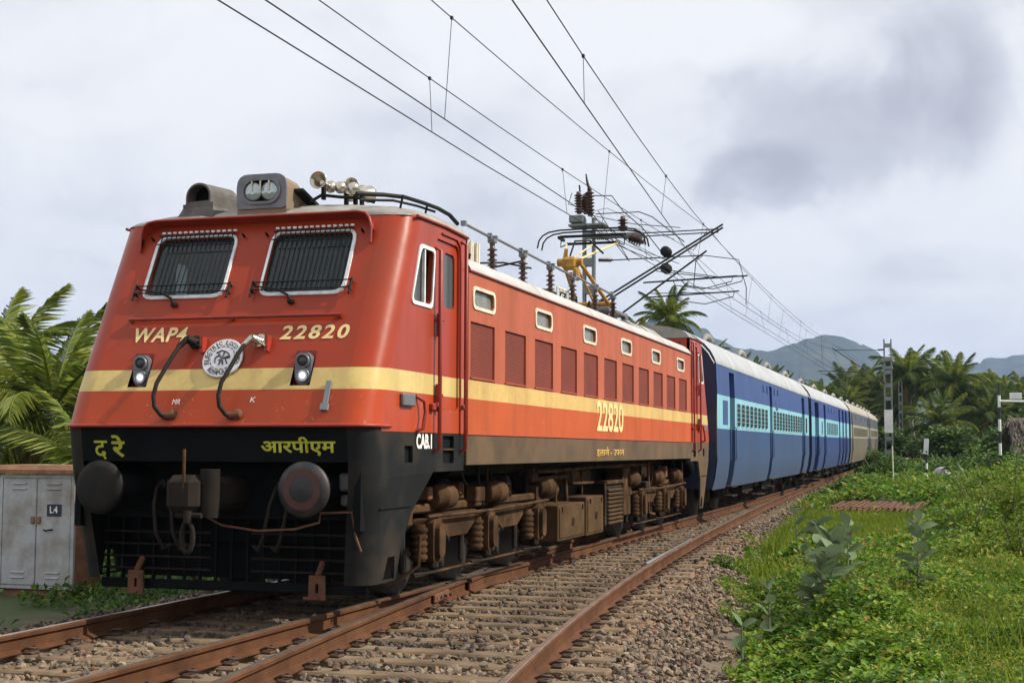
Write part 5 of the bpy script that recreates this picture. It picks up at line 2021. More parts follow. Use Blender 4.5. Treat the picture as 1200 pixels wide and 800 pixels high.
wires('w3', 'over the curved siding beside the train', sag([(3.9, -24, 5.62, 0), (2.361, .83, 5.6, 0), (1.15, 16.6, 5.6, 0), (.52, 25.6, 5.68, 0), (.9, 71, 5.9, 0)], 4),
      sag([(3.9, -24, 7.3, .82), (.70, 25.6, 6.75, .35), (.8, 71, 7.2, .0)]), [4.85, 13.0, 19.8, 36, 46, 56])
g = G()
g.tube([(-.06, 25.2, 5.7), (.1, 24.6, 6.3), (.35, 24.3, 6.4), (1.2, 24.6, 6.3), (1.35, 24.9, 5.6), (1.3, 25.2, 5.2), (1.2, 26, 5.3)], .012, 5)
g.tube([(-.25, 25.2, 6.8), (.0, 24.8, 6.6), (.30, 25.4, 7.25)], .010, 5)
tag(g.build('jumper_wire', M['wire']), 'looping jumper wire hanging between the overhead wires near the first mast', 'wire')

# ------------------------------------------------------------------ signal cabinet
cb = empty('relay_cabinet', (-4.85, 4.0, -.32), 0, 'grey two-door trackside cabinet with rusty lid and L4 plate', 'cabinet')
g = G()
g.box((0, .30, .70), (1.10, .56, 1.44), None, .01)
g.box((0, .30, -.10), (1.0, .5, .3))
g.build('case', M['cabrust'], cb)
g = G()
g.loft([[(x * (.60 + k), .30 + y * (.34 + k), z) for x, y in ((-1, -1), (1, -1), (1, 1), (-1, 1))] for k, z in ((.02, 1.44), (.02, 1.49), (-.02, 1.55))], closed=True, smooth=False, caps=True)
g.build('lid', M['cabrust'], cb)
g = G()
g.ring([(-.55, .0), (.55, .0), (.55, 1.43), (-.55, 1.43)], [(-.505, .04), (.505, .04), (.505, 1.385), (-.505, 1.385)], lambda x, z: (x, -.01, z), lambda x, z: (x, .03, z))
g.build('door_frame', M['cabinet'], cb)
for s in (-1, 1):
    g = G()
    g.box((s * .252, .005, .7125), (.494, .03, 1.335), None, .008)
    d = g.build('door', M['cabinet'], cb)
    for z in (.14, 1.25):
        for k in range(2):
            G().box((s * .252, -.016, z + k * .065), (.20, .018, .02), Matrix.Rotation(-.5, 3, 'X')).build('vent_louvre', M['cabinet'], d)
    g = G()
    g.box((s * .045, -.02, .86), (.05, .03, .09), None, .008)
    g.build('hasp', M['cabrust'], d)
    if s > 0:
        g = G()
        g.tube([(.12, -.02, .74), (.16, -.04, .725), (.20, -.035, .74), (.25, -.02, .745)], .010, 5)
        g.build('handle', M['iron'], d)
        G().box((.262, -.014, .985), (.21, .01, .15), None, .003).build('number_plate', M['navyplate'], d)
        text('lettering', 'L4', M['letterw'], d, (.205, -.021, .95), (1, 0, 0), (0, 0, 1), .115, .085, 0, .02)

# ------------------------------------------------------------------ mountains


def build_mountains():
    t = NT('mountain_forest')
    geo = t.N.new('ShaderNodeNewGeometry')
    c = t.ramp(t.noise(.012, 9, .72, geo.outputs['Position']), [(.32, (.010, .020, .012)), (.5, (.035, .05, .03)), (.7, (.085, .095, .055))])
    t.put(t.b.inputs['Base Color'], c)
    t.b.inputs['Roughness'].default_value = 1.0
    t.b.inputs['Specular IOR Level'].default_value = 0.0
    return t.m


MMAT = build_mountains()


def ridge(name, label, depth, sky_line, width, seed):
    """range of hills; sky_line: (bearing from +y in radians, angle of elevation); a ridge with slopes and gullies"""
    az = np.linspace(sky_line[0][0], sky_line[-1][0], 200)
    el = np.interp(az, [q[0] for q in sky_line], [q[1] for q in sky_line])
    D = depth * (1 + .08 * np.sin(az * 9 + seed))
    cx, cy = CAMPOS.x + D * np.sin(az), CAMPOS.y + D * np.cos(az)
    H = 1.4 + D * np.tan(el)
    H = H + (vnoise(az * 4000, az * 0, 26, seed) - .5) * depth * .004 + (vnoise(az * 4000, az * 0, 9, seed + 1) - .5) * depth * .0018
    rows = []
    for u in np.linspace(-1, 1, 41):
        r = D + u * width
        prof = np.clip(1 - abs(u), 0, 1) ** 0.85
        x, y = CAMPOS.x + r * np.sin(az), CAMPOS.y + r * np.cos(az)
        gul = (vnoise(x, y, depth * .06, seed + 2) - .5) * .30 + (vnoise(x, y, depth * .02, seed + 3) - .5) * .14
        z = H * prof * (1 + gul * min(1, abs(u) * 3.0)) - 8 * min(1, abs(u) * 2)
        rows.append(np.stack([x, y, z], 1))
    V = np.array(rows)
    n, m = V.shape[:2]
    i = np.arange(n - 1)[:, None] * m + np.arange(m - 1)[None, :]
    F = np.stack([i, i + 1, i + m + 1, i + m], -1).reshape(-1, 4)
    o = bpy.data.objects.new(name, np_mesh(name, V.reshape(-1, 3), F, MMAT, True))
    COL.objects.link(o)
    tag(o, label, kind='structure')


ridge('mountain', 'blue hazy mountain behind the coaches', 3600, MT1, 900, 1)
ridge('mountain', 'paler hazy mountain range behind the palm grove', 5200, MT2, 1200, 5)
# ------------------------------------------------------------------ vegetation
L_COVER = leafmat('ground_cover_leaf', [(0, (.040, .105, .010)), (.3, (.080, .190, .018)), (.6, (.150, .265, .028)), (.85, (.24, .33, .042)), (.965, (.34, .36, .09)), (1.0, (.36, .17, .05))], .4, .5, .6, .25)
L_FINE = leafmat('fine_weed_leaf', [(0, (.08, .145, .015)), (.5, (.17, .25, .028)), (.9, (.27, .31, .045)), (1.0, (.38, .28, .08))], .4, .6, .6, .25)
L_GRASS = leafmat('grass_blade', [(0, (.15, .24, .025)), (.5, (.22, .31, .035)), (.9, (.30, .35, .06)), (1.0, (.38, .34, .11))], .45, .6)
L_DARK = leafmat('hedge_leaf', [(0, (.028, .075, .012)), (.5, (.06, .135, .020)), (.9, (.12, .21, .032)), (1.0, (.20, .24, .05))], .35, .5)
L_TREE = leafmat('tree_leaf', [(0, (.030, .065, .014)), (.5, (.065, .125, .024)), (1.0, (.14, .20, .04))], .35, .5, .25)
L_BRIGHT = leafmat('bright_tree_leaf', [(0, (.04, .10, .012)), (.5, (.09, .17, .02)), (1.0, (.16, .24, .03))], .35, .5, .4)
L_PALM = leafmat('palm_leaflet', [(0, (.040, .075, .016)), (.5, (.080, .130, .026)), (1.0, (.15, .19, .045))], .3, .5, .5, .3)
L_PALMY = leafmat('palm_leaflet_yellow', [(0, (.085, .135, .018)), (.5, (.17, .215, .034)), (1.0, (.30, .31, .065))], .35, .5, 1.2, .3)  # yellower, brighter greens than the plain palm leaflet
L_DRY = leafmat('dry_frond', [(0, (.20, .14, .05)), (.5, (.30, .21, .07)), (1.0, (.42, .32, .13))], .25, .6)
L_MILK = leafmat('milkweed_leaf', [(0, (.06, .12, .05)), (.5, (.12, .18, .10)), (1.0, (.24, .31, .20))], .25, .6, 3.0, .2)
_t = bpy.data.materials['milkweed_leaf'].node_tree
_g = _t.nodes.new('ShaderNodeNewGeometry')
_m = _t.nodes.new('ShaderNodeMix')
_m.data_type = 'RGBA'
_src = _t.nodes['Principled BSDF'].inputs['Base Color'].links[0].from_socket
_t.links.new(_g.outputs['Backfacing'], _m.inputs[0])
_t.links.new(_src, _m.inputs[6])
_m.inputs[7].default_value = (.20, .26, .17, 1)
_t.links.new(_m.outputs[2], _t.nodes['Principled BSDF'].inputs['Base Color'])
M['trunk'] = mat('palm_trunk', (.17, .145, .115), .9, 0, .3, 4.0, (.08, .065, .05), .5, 6.0, .4, 20)
M['stem'] = mat('weed_stem', (.13, .15, .09), .8, 0, .25, 6.0)
M['thatch'] = mat('palm_thatch', (.12, .10, .08), .95, 0, .4, 5.0, (.07, .055, .045), .6, 9.0, .5, 40)
M['mudwall'] = mat('mud_wall', (.30, .27, .23), .9, 0, .2, 3.0)
M['hide'] = mat('white_hide', (.50, .46, .42), .8, 0, .12, 3.0, (.45, .42, .38), .5, 2.0)
M['stump'] = mat('dark_wood', (.028, .02, .016), .9, 0, .3, 6.0)
M['bwpost'] = mat('black_paint', (.02, .02, .022), .5)


def leaves(P, size, pitch, aspect=.62, fold=.18, yaw=None):
    """quads folded along the midrib; P (n,3) leaf bases"""
    n = len(P)
    yaw = RNG.uniform(0, 2 * np.pi, n) if yaw is None else yaw
    d = np.stack([np.cos(yaw) * np.cos(pitch), np.sin(yaw) * np.cos(pitch), np.sin(pitch)], 1)
    side = np.stack([-np.sin(yaw), np.cos(yaw), np.zeros(n)], 1)
    up = np.cross(d, side)
    up *= np.sign(up[:, 2:3] + 1e-9)
    rl = RNG.uniform(-.6, .6, n)[:, None]
    s2 = side * np.cos(rl) + up * np.sin(rl)
    u2 = up * np.cos(rl) - side * np.sin(rl)
    sz = size[:, None]
    V = np.stack([P, P + d * sz * .45 + s2 * sz * aspect * .5 + u2 * sz * fold, P + d * sz, P + d * sz * .45 - s2 * sz * aspect * .5 + u2 * sz * fold], 1)
    F = np.arange(n * 4).reshape(n, 4)
    return V.reshape(-1, 3), F


def join_np(parts):
    o, Vs, Fs = 0, [], []
    for V, F in parts:
        Vs.append(V)
        Fs.append(F + o)
        o += len(V)
    return np.concatenate(Vs), np.concatenate(Fs)


def stuff(name, V, F, m, label, cat):
    o = bpy.data.objects.new(name, np_mesh(name, V, F, m))
    COL.objects.link(o)
    return tag(o, label, cat, kind='stuff')


def veg_edge(y):
    return bed_r(y) + np.interp(np.asarray(y, float), [0, 6, 14], [1.2, .66, .32])


def mound(x, y):
    """height of the green cover above the ground"""
    h = .08 + .46 * vnoise(x, y, 1.5, 21) ** 1.7 + .34 * vnoise(x, y, .45, 22) ** 2
    h = h * np.clip((x - veg_edge(y) + .25 * vnoise(x, y, .5, 9)) / .8, .12, 1)
    return h


def grass_zone(x, y):
    a = ((x - 3.9) / 2.0) ** 2 + ((y - 24) / 11) ** 2
    bars = (x > 2.7) & (x < 5.9) & (y > 26.5) & (y < 36)
    return (a + .6 * (vnoise(x, y, 2.0, 33) - .5) < 1) & ~bars


def cover(n, y0, y1, xmax, s0, s1, seed):
    y = y0 + (y1 - y0) * RNG.uniform(0, 1, n)
    e = veg_edge(y) - .25 + .5 * (vnoise(y, y * 0, .8, seed) - .5)
    x = e + RNG.uniform(0, 1, n) ** 1.0 * (xmax(y) - e)
    return x, y, RNG.uniform(s0, s1, n)


parts, partsf = [], []
for n, y0, y1, xm, s0, s1 in ((105000, -1.2, 9, lambda y: 7.6 + .30 * (y + 1), .038, .085), (60000, 9, 22, lambda y: 8.5 + .32 * (y - 2), .07, .14), (40000, 22, 48, lambda y: 10 + .35 * (y - 10), .14, .26), (20000, 48, 110, lambda y: 16 + .3 * (y - 20), .28, .5)):
    x, y, sz = cover(n, y0, y1, xm, s0, s1, 4)
    m_ = mound(x, y)
    z = ground_z(x, y) + m_ * RNG.uniform(.15, 1.0, n) ** .6 * np.where(y > 22, 1.5, 1)
    broad = vnoise(x, y, 1.5, 12) + .25 * RNG.uniform(-1, 1, n) > np.where(y < 9, .33, .44)
    gz = grass_zone(x, y)
    k = broad & ~gz
    low = (x > 2.75) & (x < 5.9) & (y > 26.3) & (y < 36.2)
    z = np.where(low, ground_z(x, y) + .02, z)
    sz = np.where(low, .05, sz)
    parts.append(leaves(np.stack([x, y, z], 1)[k], sz[k], RNG.uniform(-.5, .75, k.sum()), .8, .12))
    k = (~broad) & (~gz | (RNG.uniform(0, 1, n) < .12))
    partsf.append(leaves(np.stack([x, y, z + .02], 1)[k], sz[k] * .8, RNG.uniform(-.2, 1.2, k.sum()), .36, .10))
V, F = join_np(parts)
stuff('ground_cover', V, F, L_COVER, 'dense broad-leaved green creeper covering the verge', 'ground cover')
V, F = join_np(partsf)
stuff('weeds', V, F, L_FINE, 'fine yellowish green weeds mixed into the verge', 'weeds')
# small scattered plants on the ballast edge
n = 5200
y = RNG.uniform(-3, 40, n)
x = bed_r(y) + RNG.uniform(.15, .8, n)
k = vnoise(x, y, .7, 41) > .68
V, F = leaves(np.stack([x, y, ground_z(x, y) + RNG.uniform(.0, .12, n)], 1)[k], RNG.uniform(.04, .09, k.sum()), RNG.uniform(-.1, 1.1, k.sum()), .45)
stuff('weed_fringe', V, F, L_COVER, 'low weeds creeping over the edge of the ballast', 'weeds')


def blades(n, xs, ys, h, w):
    z = ground_z(xs, ys)
    yaw = RNG.uniform(0, 2 * np.pi, n)
    lean = RNG.uniform(.1, .6, n) * h
    b = np.stack([xs, ys, z], 1)
    s = np.stack([-np.sin(yaw), np.cos(yaw), 0 * yaw], 1) * w[:, None]
    t = b + np.stack([np.cos(yaw) * lean, np.sin(yaw) * lean, h], 1)
    mid = b * .5 + t * .5 + np.stack([0 * h, 0 * h, h * .12], 1)
    V = np.stack([b - s, b + s, mid + s * .7, t, mid - s * .7], 1)
    return V.reshape(-1, 3), np.arange(n * 5).reshape(n, 5)


n = 60000
x, y = RNG.uniform(1.8, 7.0, n), RNG.uniform(10, 42, n)
k = grass_zone(x, y) & (x > bed_r(y) + .4)
V, F = blades(k.sum(), x[k], y[k], RNG.uniform(.15, .42, k.sum()), RNG.uniform(.006, .014, k.sum()))
stuff('grass', V, F, L_GRASS, 'light green grass patch beside the track', 'grass')
n = 12000
x, y = RNG.uniform(3.4, 9.5, n), RNG.uniform(-1.2, 16, n)
k = (x > veg_edge(y)) & (vnoise(x, y, 1.0, 61) > .5)
V, F = blades(k.sum(), x[k], y[k], RNG.uniform(.12, .48, k.sum()), RNG.uniform(.003, .008, k.sum()))
stuff('tall_grass', V, F, L_GRASS, 'thin grass blades growing through the creeper on the near verge', 'grass')
n = 2600
x, y = RNG.uniform(3.2, 9.0, n), RNG.uniform(-1.2, 14, n)
k = (x > veg_edge(y) - .5) & (vnoise(x, y, .8, 62) > .5)
V, F = leaves(np.stack([x, y, ground_z(x, y) + mound(x, y) * RNG.uniform(.2, 1.0, n)], 1)[k], RNG.uniform(.05, .12, k.sum()), RNG.uniform(-.6, .6, k.sum()), .4)
stuff('leaf_litter', V, F, L_DRY, 'dry tan dead leaves and stalks scattered through the verge plants', 'dead leaves')
# left side of the line
n = 26000
x, y = RNG.uniform(-11, -2.4, n), RNG.uniform(-1.5, 12, n)
k = vnoise(x, y, 1.3, 51) > .38
V, F = leaves(np.stack([x, y, ground_z(x, y) + RNG.uniform(0, .35, n) * vnoise(x, y, 1, 52)], 1)[k], RNG.uniform(.06, .13, k.sum()), RNG.uniform(-.2, 1.1, k.sum()), .5)
stuff('undergrowth', V, F, L_DARK, 'dark undergrowth on the far side of the track', 'undergrowth')


# ---- bushes
def blob_leaves(n, rx, ry, rz, s0, s1, seed, aspect=.6, pit=(-.6, .9), lumps=9, shell=.55):
    """leaf faces gathered in uneven lumps (origin at the base)"""
    r = np.random.default_rng(seed)
    c = r.normal(size=(lumps, 3))
    c /= np.linalg.norm(c, axis=1, keepdims=True)
    c *= r.uniform(.25, .72, (lumps, 1))
    c[:, 2] = np.abs(c[:, 2])
    cr = r.uniform(.28, .50, lumps)
    w = r.integers(0, lumps, n)
    d = r.normal(size=(n, 3))
    d /= np.linalg.norm(d, axis=1, keepdims=True)
    P = c[w] + d * (cr[w] * r.uniform(shell, 1.08, n) ** .5)[:, None]
    P *= np.array([rx, ry, rz])
    P[:, 2] = np.abs(P[:, 2]) * .98
    yaw = np.arctan2(d[:, 1], d[:, 0]) + r.uniform(-1.2, 1.2, n)
    return leaves(P, r.uniform(s0, s1, n), r.uniform(pit[0], pit[1], n), aspect, .12, yaw)


def bush(name, x, y, rx, rz, n, s, m_, label, seed, cat='bush', grp=None, ry=None):
    z = float(ground_z(x, y)) - .05
    b = empty(name, (x, y, z), 0, label, cat, grp)
    V, F = blob_leaves(n, rx, ry or rx, rz, s * .7, s * 1.3, seed, .5)
    o = bpy.data.objects.new('foliage', np_mesh('foliage', V, F, m_))
    COL.objects.link(o)
    o.parent = b
    g = G()
    r = random.Random(seed)
    for k in range(6):
        a = r.uniform(0, 6.28)
        g.tube([(0, 0, -.1), (math.cos(a) * rx * .2, math.sin(a) * rx * .2, rz * .35), (math.cos(a) * rx * .5, math.sin(a) * rx * .5, rz * .8)], [.03, .02, .01], 5)
    g.build('stems', M['stem'], b)
    return b


HG = 'bushes of the dark hedge below the palms'
hb = [(2.9, 66, 1.8, 1.7), (4.7, 61, 2.1, 2.0), (6.4, 58, 2.2, 2.1), (8.2, 55.5, 2.3, 2.2), (10.2, 54, 2.4, 2.3), (12.6, 55, 2.5, 2.3), (8.0, 50.5, 1.9, 1.7), (9.8, 48, 2.1, 1.8), (1.7, 80, 2.2, 2.0), (14.5, 52, 2.4, 1.9)]
for i, (x, y, r, h) in enumerate(hb):
    bush('hedge_bush', x, y, r, h, 4200, .20, L_DARK, 'dark green leafy bush in the hedge below the palms', 100 + i, 'bush', HG)
bush('shrub', 7.4, 19.5, 1.7, 1.8, 8500, .10, L_FINE, 'tall loose yellow-green shrub at the right edge of the verge', 131)
bush('shrub', 7.3, 27, 2.0, 2.0, 7000, .13, L_COVER, 'broad green shrub behind the loose yellow-green shrub', 132)
bush('shrub', 9.8, 27, 2.1, 2.2, 6500, .14, L_FINE, 'pale shrub in front of the thatched hut', 133)
bush('shrub', 6.1, 15.3, .7, .62, 2800, .08, L_DARK, 'small dark shrub beside the two black stumps', 134)
bush('shrub', 8.5, 14.0, 1.5, 1.5, 7500, .09, L_COVER, 'low rounded green shrub on the near verge', 135)
bush('shrub', 5.6, 44.5, 1.9, 1.25, 4500, .17, L_COVER, 'green shrub in front of the white sign post', 136)
bush('shrub', 3.1, 42, 1.3, .95, 3500, .16, L_BRIGHT, 'bright green shrub beside the rear of the train', 137)
bush('shrub', 3.5, 48, 1.5, 1.1, 3500, .18, L_COVER, 'green shrub at the foot of the number-plate mast', 138)
bush('shrub', 3.55, 11.2, .55, .32, 2200, .06, L_COVER, 'low dark weed clump at the edge of the ballast', 139)
bush('shrub', 7.0, 36, 1.7, 1.5, 4500, .16, L_FINE, 'yellow-green shrub beyond the rusty bars', 141)
bush('shrub', 7.3, 11.8, 1.1, 1.15, 6500, .08, L_FINE, 'loose pale green shrub beside the low rounded shrub', 151)
bush('shrub', 9.2, 11.0, 1.3, 1.4, 6500, .09, L_DARK, 'dark green shrub beyond the loose pale shrub on the near verge', 152)
bush('shrub', 6.5, 17.4, 1.0, 1.2, 4500, .09, L_COVER, 'rounded bright shrub just past the black stumps', 153)
bush('shrub', 9.8, 20, 1.8, 2.3, 7500, .12, L_DARK, 'tallest dark shrub behind the loose yellow-green shrub', 154)
bush('shrub', 7.0, 23.0, 1.4, 1.7, 5500, .11, L_FINE, 'feathery shrub between the stumps and the hedge', 155)
bush('shrub', -6.6, 7.0, 1.5, 1.5, 6000, .10, L_BRIGHT, 'bright leafy shrub right behind the grey cabinet', 156)
bush('shrub', -9.0, 8.2, 1.6, 1.7, 6000, .11, L_FINE, 'yellowish shrub behind the cabinet under the palms', 157)
bush('shrub', 9.6, 34, 1.9, 2.3, 6500, .15, L_DARK, 'dark full shrub in front of the thatched hut beside the pale one', 161)
bush('shrub', 11.6, 37, 2.2, 2.8, 6500, .17, L_DARK, 'tall dark shrub below the thatched hut roof', 162)
bush('shrub', 8.2, 16.6, 1.2, 1.5, 6000, .10, L_DARK, 'dark leafy shrub beside the tall yellow-green shrub', 163)
bush('weed_tuft', 3.05, 9.2, .26, .26, 420, .07, L_BRIGHT, 'small bright green weed growing in the gravel beside the curved rail', 140, 'weed')


# ---- large-leaved milkweed plants
def milk_leaf():
    g = G()
    rows = []
    for t, w in ((0, .05), (.15, .22), (.4, .33), (.65, .30), (.85, .18), (1.0, .01)):
        bend = -.25 * t * t + .12 * t
        rows.append([(-w, t, bend + .10 * w), (-w * .5, t, bend + .03 * w), (0, t, bend), (w * .5, t, bend + .03 * w), (w, t, bend + .10 * w)])
    g.loft(rows)
    return g.mesh('leaf', L_MILK)


ML = milk_leaf()


def milkweed(x, y, h, pairs, label, seed, stems=1, size=.19):
    r = random.Random(seed)
    z = float(ground_z(x, y)) + .55 * float(mound(np.array([x]), np.array([y]))[0])
    b = empty('milkweed', (x, y, z), 0, label, 'plant', 'large-leaved milkweed plants on the verge')
    for s in range(stems):
        ang = r.uniform(0, 6.28)
        ln = .36 if stems > 1 else .08
        top = Vector((math.cos(ang) * ln, math.sin(ang) * ln, h * r.uniform(.8, 1.0)))
        base = Vector((math.cos(ang) * .06, math.sin(ang) * .06, -.35))
        G().tube([base, base * .5 + top * .5 + Vector((0, 0, .03)), top], [.017, .013, .006], 6).build('stem', M['stem'], b)
        for k in range(pairs):
            t = .38 + .62 * k / max(pairs - 1, 1)
            p = base * (1 - t) + top * t
            a0 = ang + k * math.pi / 2 + r.uniform(-.2, .2)
            for q in (0, math.pi):
                L = size * (1.1 - .45 * abs(t - .55)) * r.uniform(.85, 1.15)
                inst('leaf', ML, b, p, (-.05 + t * .85 + r.uniform(-.35, .35), r.uniform(-.7, .7), a0 + q + r.uniform(-.4, .4)), (L * r.uniform(.8, 1.1), L, L))


milkweed(4.66, 4.1, .82, 8, 'big grey-green milkweed with many broad pale leaves', 1, 4, .27)
milkweed(5.74, 5.7, .84, 9, 'tall upright milkweed with grey-green leaves standing apart', 2, 1, .24)
milkweed(4.40, 3.0, .55, 5, 'small milkweed at the edge of the ballast', 3, 1, .19)
milkweed(4.98, 5.7, .95, 8, 'milkweed with upright pale top leaves behind the biggest one', 4, 2, .23)
milkweed(3.75, 13.2, .55, 4, 'small pale milkweed beside the ballast farther up the line', 5, 1, .20)
milkweed(4.30, 1.75, .30, 3, 'low young milkweed sprouting from the gravel edge', 6, 1, .17)
milkweed(4.25, 9.0, .62, 5, 'pale milkweed half hidden in the creeper', 7, 1, .19)


# ---- coconut palms
def frond_mesh(name, droop, m_, seed, pairs=46, leaflet=.26):
    r = random.Random(seed)
    pts = []
    n = 14
    p = Vector((0, 0, 0))
    a = 0.0
    for k in range(n + 1):
        pts.append(p.copy())
        a -= droop / n * (k / n * 1.7)
        p = p + Vector((0, math.cos(a), math.sin(a))) / n
    V, Fq = [], []
    g = G()
    g.tube(pts, [.014 * (1 - .85 * k / n) for k in range(n + 1)], 4, smooth=True)
    for k in range(pairs):
        t = .12 + .88 * k / (pairs - 1)
        i = min(int(t * n), n - 1)
        f = t * n - i
        q = pts[i] * (1 - f) + pts[i + 1] * f
        tn = (pts[i + 1] - pts[i]).normalized()
        L = leaflet * (math.sin(math.pi * min(1, .18 + t * .80)) ** .55) * r.uniform(.8, 1.1)
        for s in (-1, 1):
            out = (Vector((s, 0, 0)) * .80 + tn * (.35 + .5 * t) + Vector((0, 0, -.22 - .35 * r.random()))).normalized()
            dr = Vector((0, 0, -1)) * L * (.25 + .35 * r.random())
            w = tn * .011 + Vector((0, 0, .004))
            m1_ = q + out * L * .5 + Vector((0, 0, .01))
            e = q + out * L + dr * .6
            g.add([q - w * .6, q + w * .6, m1_ + w, e, m1_ - w], [(0, 1, 2, 3, 4)])
    return g.mesh(name, m_)


FR = {'d': [frond_mesh('frond', d, L_PALM, 10 + i) for i, d in enumerate((.7, 1.2, 1.7, 2.3))],
      'y': [frond_mesh('frond', d, L_PALMY, 20 + i) for i, d in enumerate((.7, 1.2, 1.7, 2.3))],
      'dry': [frond_mesh('dry_frond', d, L_DRY, 30 + i) for i, d in enumerate((1.6, 2.6))]}


def palm(x, y, zc, R, nf, label, seed, kind='d', dry=0, lean=.0, grp=None, yellow_share=.3):
    r = random.Random(seed)
    z0 = float(ground_z(x, y)) - .1
    b = empty('coconut_palm', (x, y, z0), 0, label, 'palm tree', grp)
    H = zc - z0
    la = r.uniform(0, 6.28)
    lx, ly = math.cos(la) * lean, math.sin(la) * lean
    g = G()
    pts = [(lx * (1 - (1 - t) ** 2) - lx, ly * (1 - (1 - t) ** 2) - ly, H * t) for t in np.linspace(0, 1, 9)]
    g.tube(pts, [.20 - .09 * t + (.08 if t == 0 else 0) + .012 * (k % 2) for k, t in enumerate(np.linspace(0, 1, 9))], 9)
    g.lathe([(.10, -.25), (.16, .0), (.13, .25), (.05, .45)], (0, 0, H), (0, 0, 1), 8)
    g.build('trunk', M['trunk'], b)
    for k in range(nf):
        t = k / nf
        el = 1.30 - 2.05 * t + r.uniform(-.15, .15)
        az = k * 2.399 + r.uniform(-.25, .25)
        L = R * (1.0 - .25 * abs(t - .45)) * r.uniform(.85, 1.1)
        v = FR['y' if r.random() < yellow_share else kind][min(3, int(t * 3.2 + r.random() * .9))]
        inst('frond', v, b, (0, 0, H + .15 - .2 * t), (el, r.uniform(-.3, .3), az), (L, L, L))
    for k in range(dry):
        az = r.uniform(0, 6.28)
        L = R * r.uniform(.6, .85)
        inst('dry_frond', FR['dry'][k % 2], b, (0, 0, H - .05), (-.35 - .6 * r.random(), 0, az), (L, L, L))
    return b


PG = 'coconut palms of the grove beyond the train'
PGL = 'coconut palm in the back rows of the grove beyond the end of the train'
PLAB = {4: 'tall coconut palm close behind the thin far mast', 12: 'low palm with spreading pale fronds in front of the palm grove', 6: 'front-row coconut palm with the most dry yellow fronds hanging under its crown', 16: 'short palm in the grove above the hedge beside the banded post', 10: 'coconut palm rising directly behind the black and white banded post'}
for i, (x, y, z, R, dr) in enumerate([(-6.43, 152, 6.9, 3.4, 1), (-3.55, 142.3, 7.6, 3.6, 1), (-1.3, 134.4, 7.6, 3.4, 1), (.6, 132.9, 6.9, 3.4, 2), (3.4, 115, 7.9, 3.7, 3), (5.2, 121.8, 7.4, 3.5, 2), (7.2, 112, 6.9, 3.6, 4), (8.5, 119.9, 5.8, 3.3, 2), (9.9, 136, 5.9, 3.3, 1), (11.6, 146.9, 7.4, 3.5, 2), (12.1, 126.2, 5.9, 3.2, 2), (14.2, 142.5, 6.9, 3.4, 1), (5.9, 100, 3.4, 3.2, 3), (2.2, 125, 5.5, 3.3, 2), (16.5, 135, 6.4, 3.3, 1), (-2.5, 126, 5.6, 3.1, 1), (9.9, 111, 4.4, 3.0, 2)]):
    palm(x, y, z, R, 30, PLAB.get(i, PGL), 200 + i, 'd', dr + 1, .8, PG, .35)
PT = 'palm tops showing over the coach roofs'
for i, (x, y, z, R) in enumerate([(-10.1, 108.7, 8.1, 1.9), (-8.9, 107, 7.6, 1.8), (-8.0, 111.5, 7.3, 1.8), (-7.2, 114.8, 6.9, 1.8), (-4.8, 121, 6.0, 2.2), (-4.2, 131.7, 5.8, 2.3)]):
    palm(x, y, z, R, 20, 'dark palm whose top shows just over the coach roofs', 230 + i, 'd', 0, .5, PT, .1)
palm(-5.3, 49.6, 7.1, 1.75, 26, 'palm with feathery crown rising behind the rear of the locomotive', 241, 'd', 1, .3, None, .45)
palm(-10.7, 98, 8.9, 1.7, 18, 'small dark palm behind the first coach roof', 242, 'd', 0, .3, None, .1)
palm(-8.85, 62, 7.0, 1.8, 18, 'dark low palm behind the locomotive roof hatch', 243, 'd', 0, .3, None, .1)
palm(-13.4, 14.5, 2.6, 3.1, 28, 'green palm with tall fronds at the far left above the grey cabinet', 251, 'd', 2, .3, None, .8)
palm(-10.8, 12.8, 2.1, 2.9, 24, 'yellow-green low palm with arching fronds behind the grey cabinet', 252, 'y', 5, .3, None, .9)
palm(-10.9, 18.5, 3.1, 2.5, 20, 'dark palm with upright fronds beside the locomotive cab', 253, 'd', 0, .3, None, .15)
palm(-8.3, 10.6, 0.9, 2.3, 18, 'short palm hanging yellow fronds over the grey cabinet', 254, 'y', 4, .2, None, .7)


# ---- broadleaf trees
def tree(x, y, h, R, n, s, m_, label, seed, grp=None, zc=.62):
    r = random.Random(seed)
    z0 = float(ground_z(x, y)) - .1
    b = empty('broadleaf_tree', (x, y, z0), 0, label, 'tree', grp)
    g = G()
    g.tube([(0, 0, 0), (r.uniform(-.2, .2), r.uniform(-.2, .2), h * .3), (r.uniform(-.3, .3), 0, h * .62)], [.24, .18, .12], 8)
    for k in range(7):
        a = k * .9
        g.tube([(0, 0, h * .35), (math.cos(a) * R * .4, math.sin(a) * R * .4, h * .6), (math.cos(a) * R * .75, math.sin(a) * R * .75, h * (.65 + .2 * r.random()))], [.10, .06, .02], 5)
    g.build('trunk', M['trunk'], b)
    V, F = blob_leaves(n, R, R, h * (1 - .32), s * .7, s * 1.3, seed, .65, (-.9, .6), 22, .4)
    V[:, 2] += h * .30
    o = bpy.data.objects.new('crown', np_mesh('crown', V, F, m_))
    COL.objects.link(o)
    o.parent = b
    return b


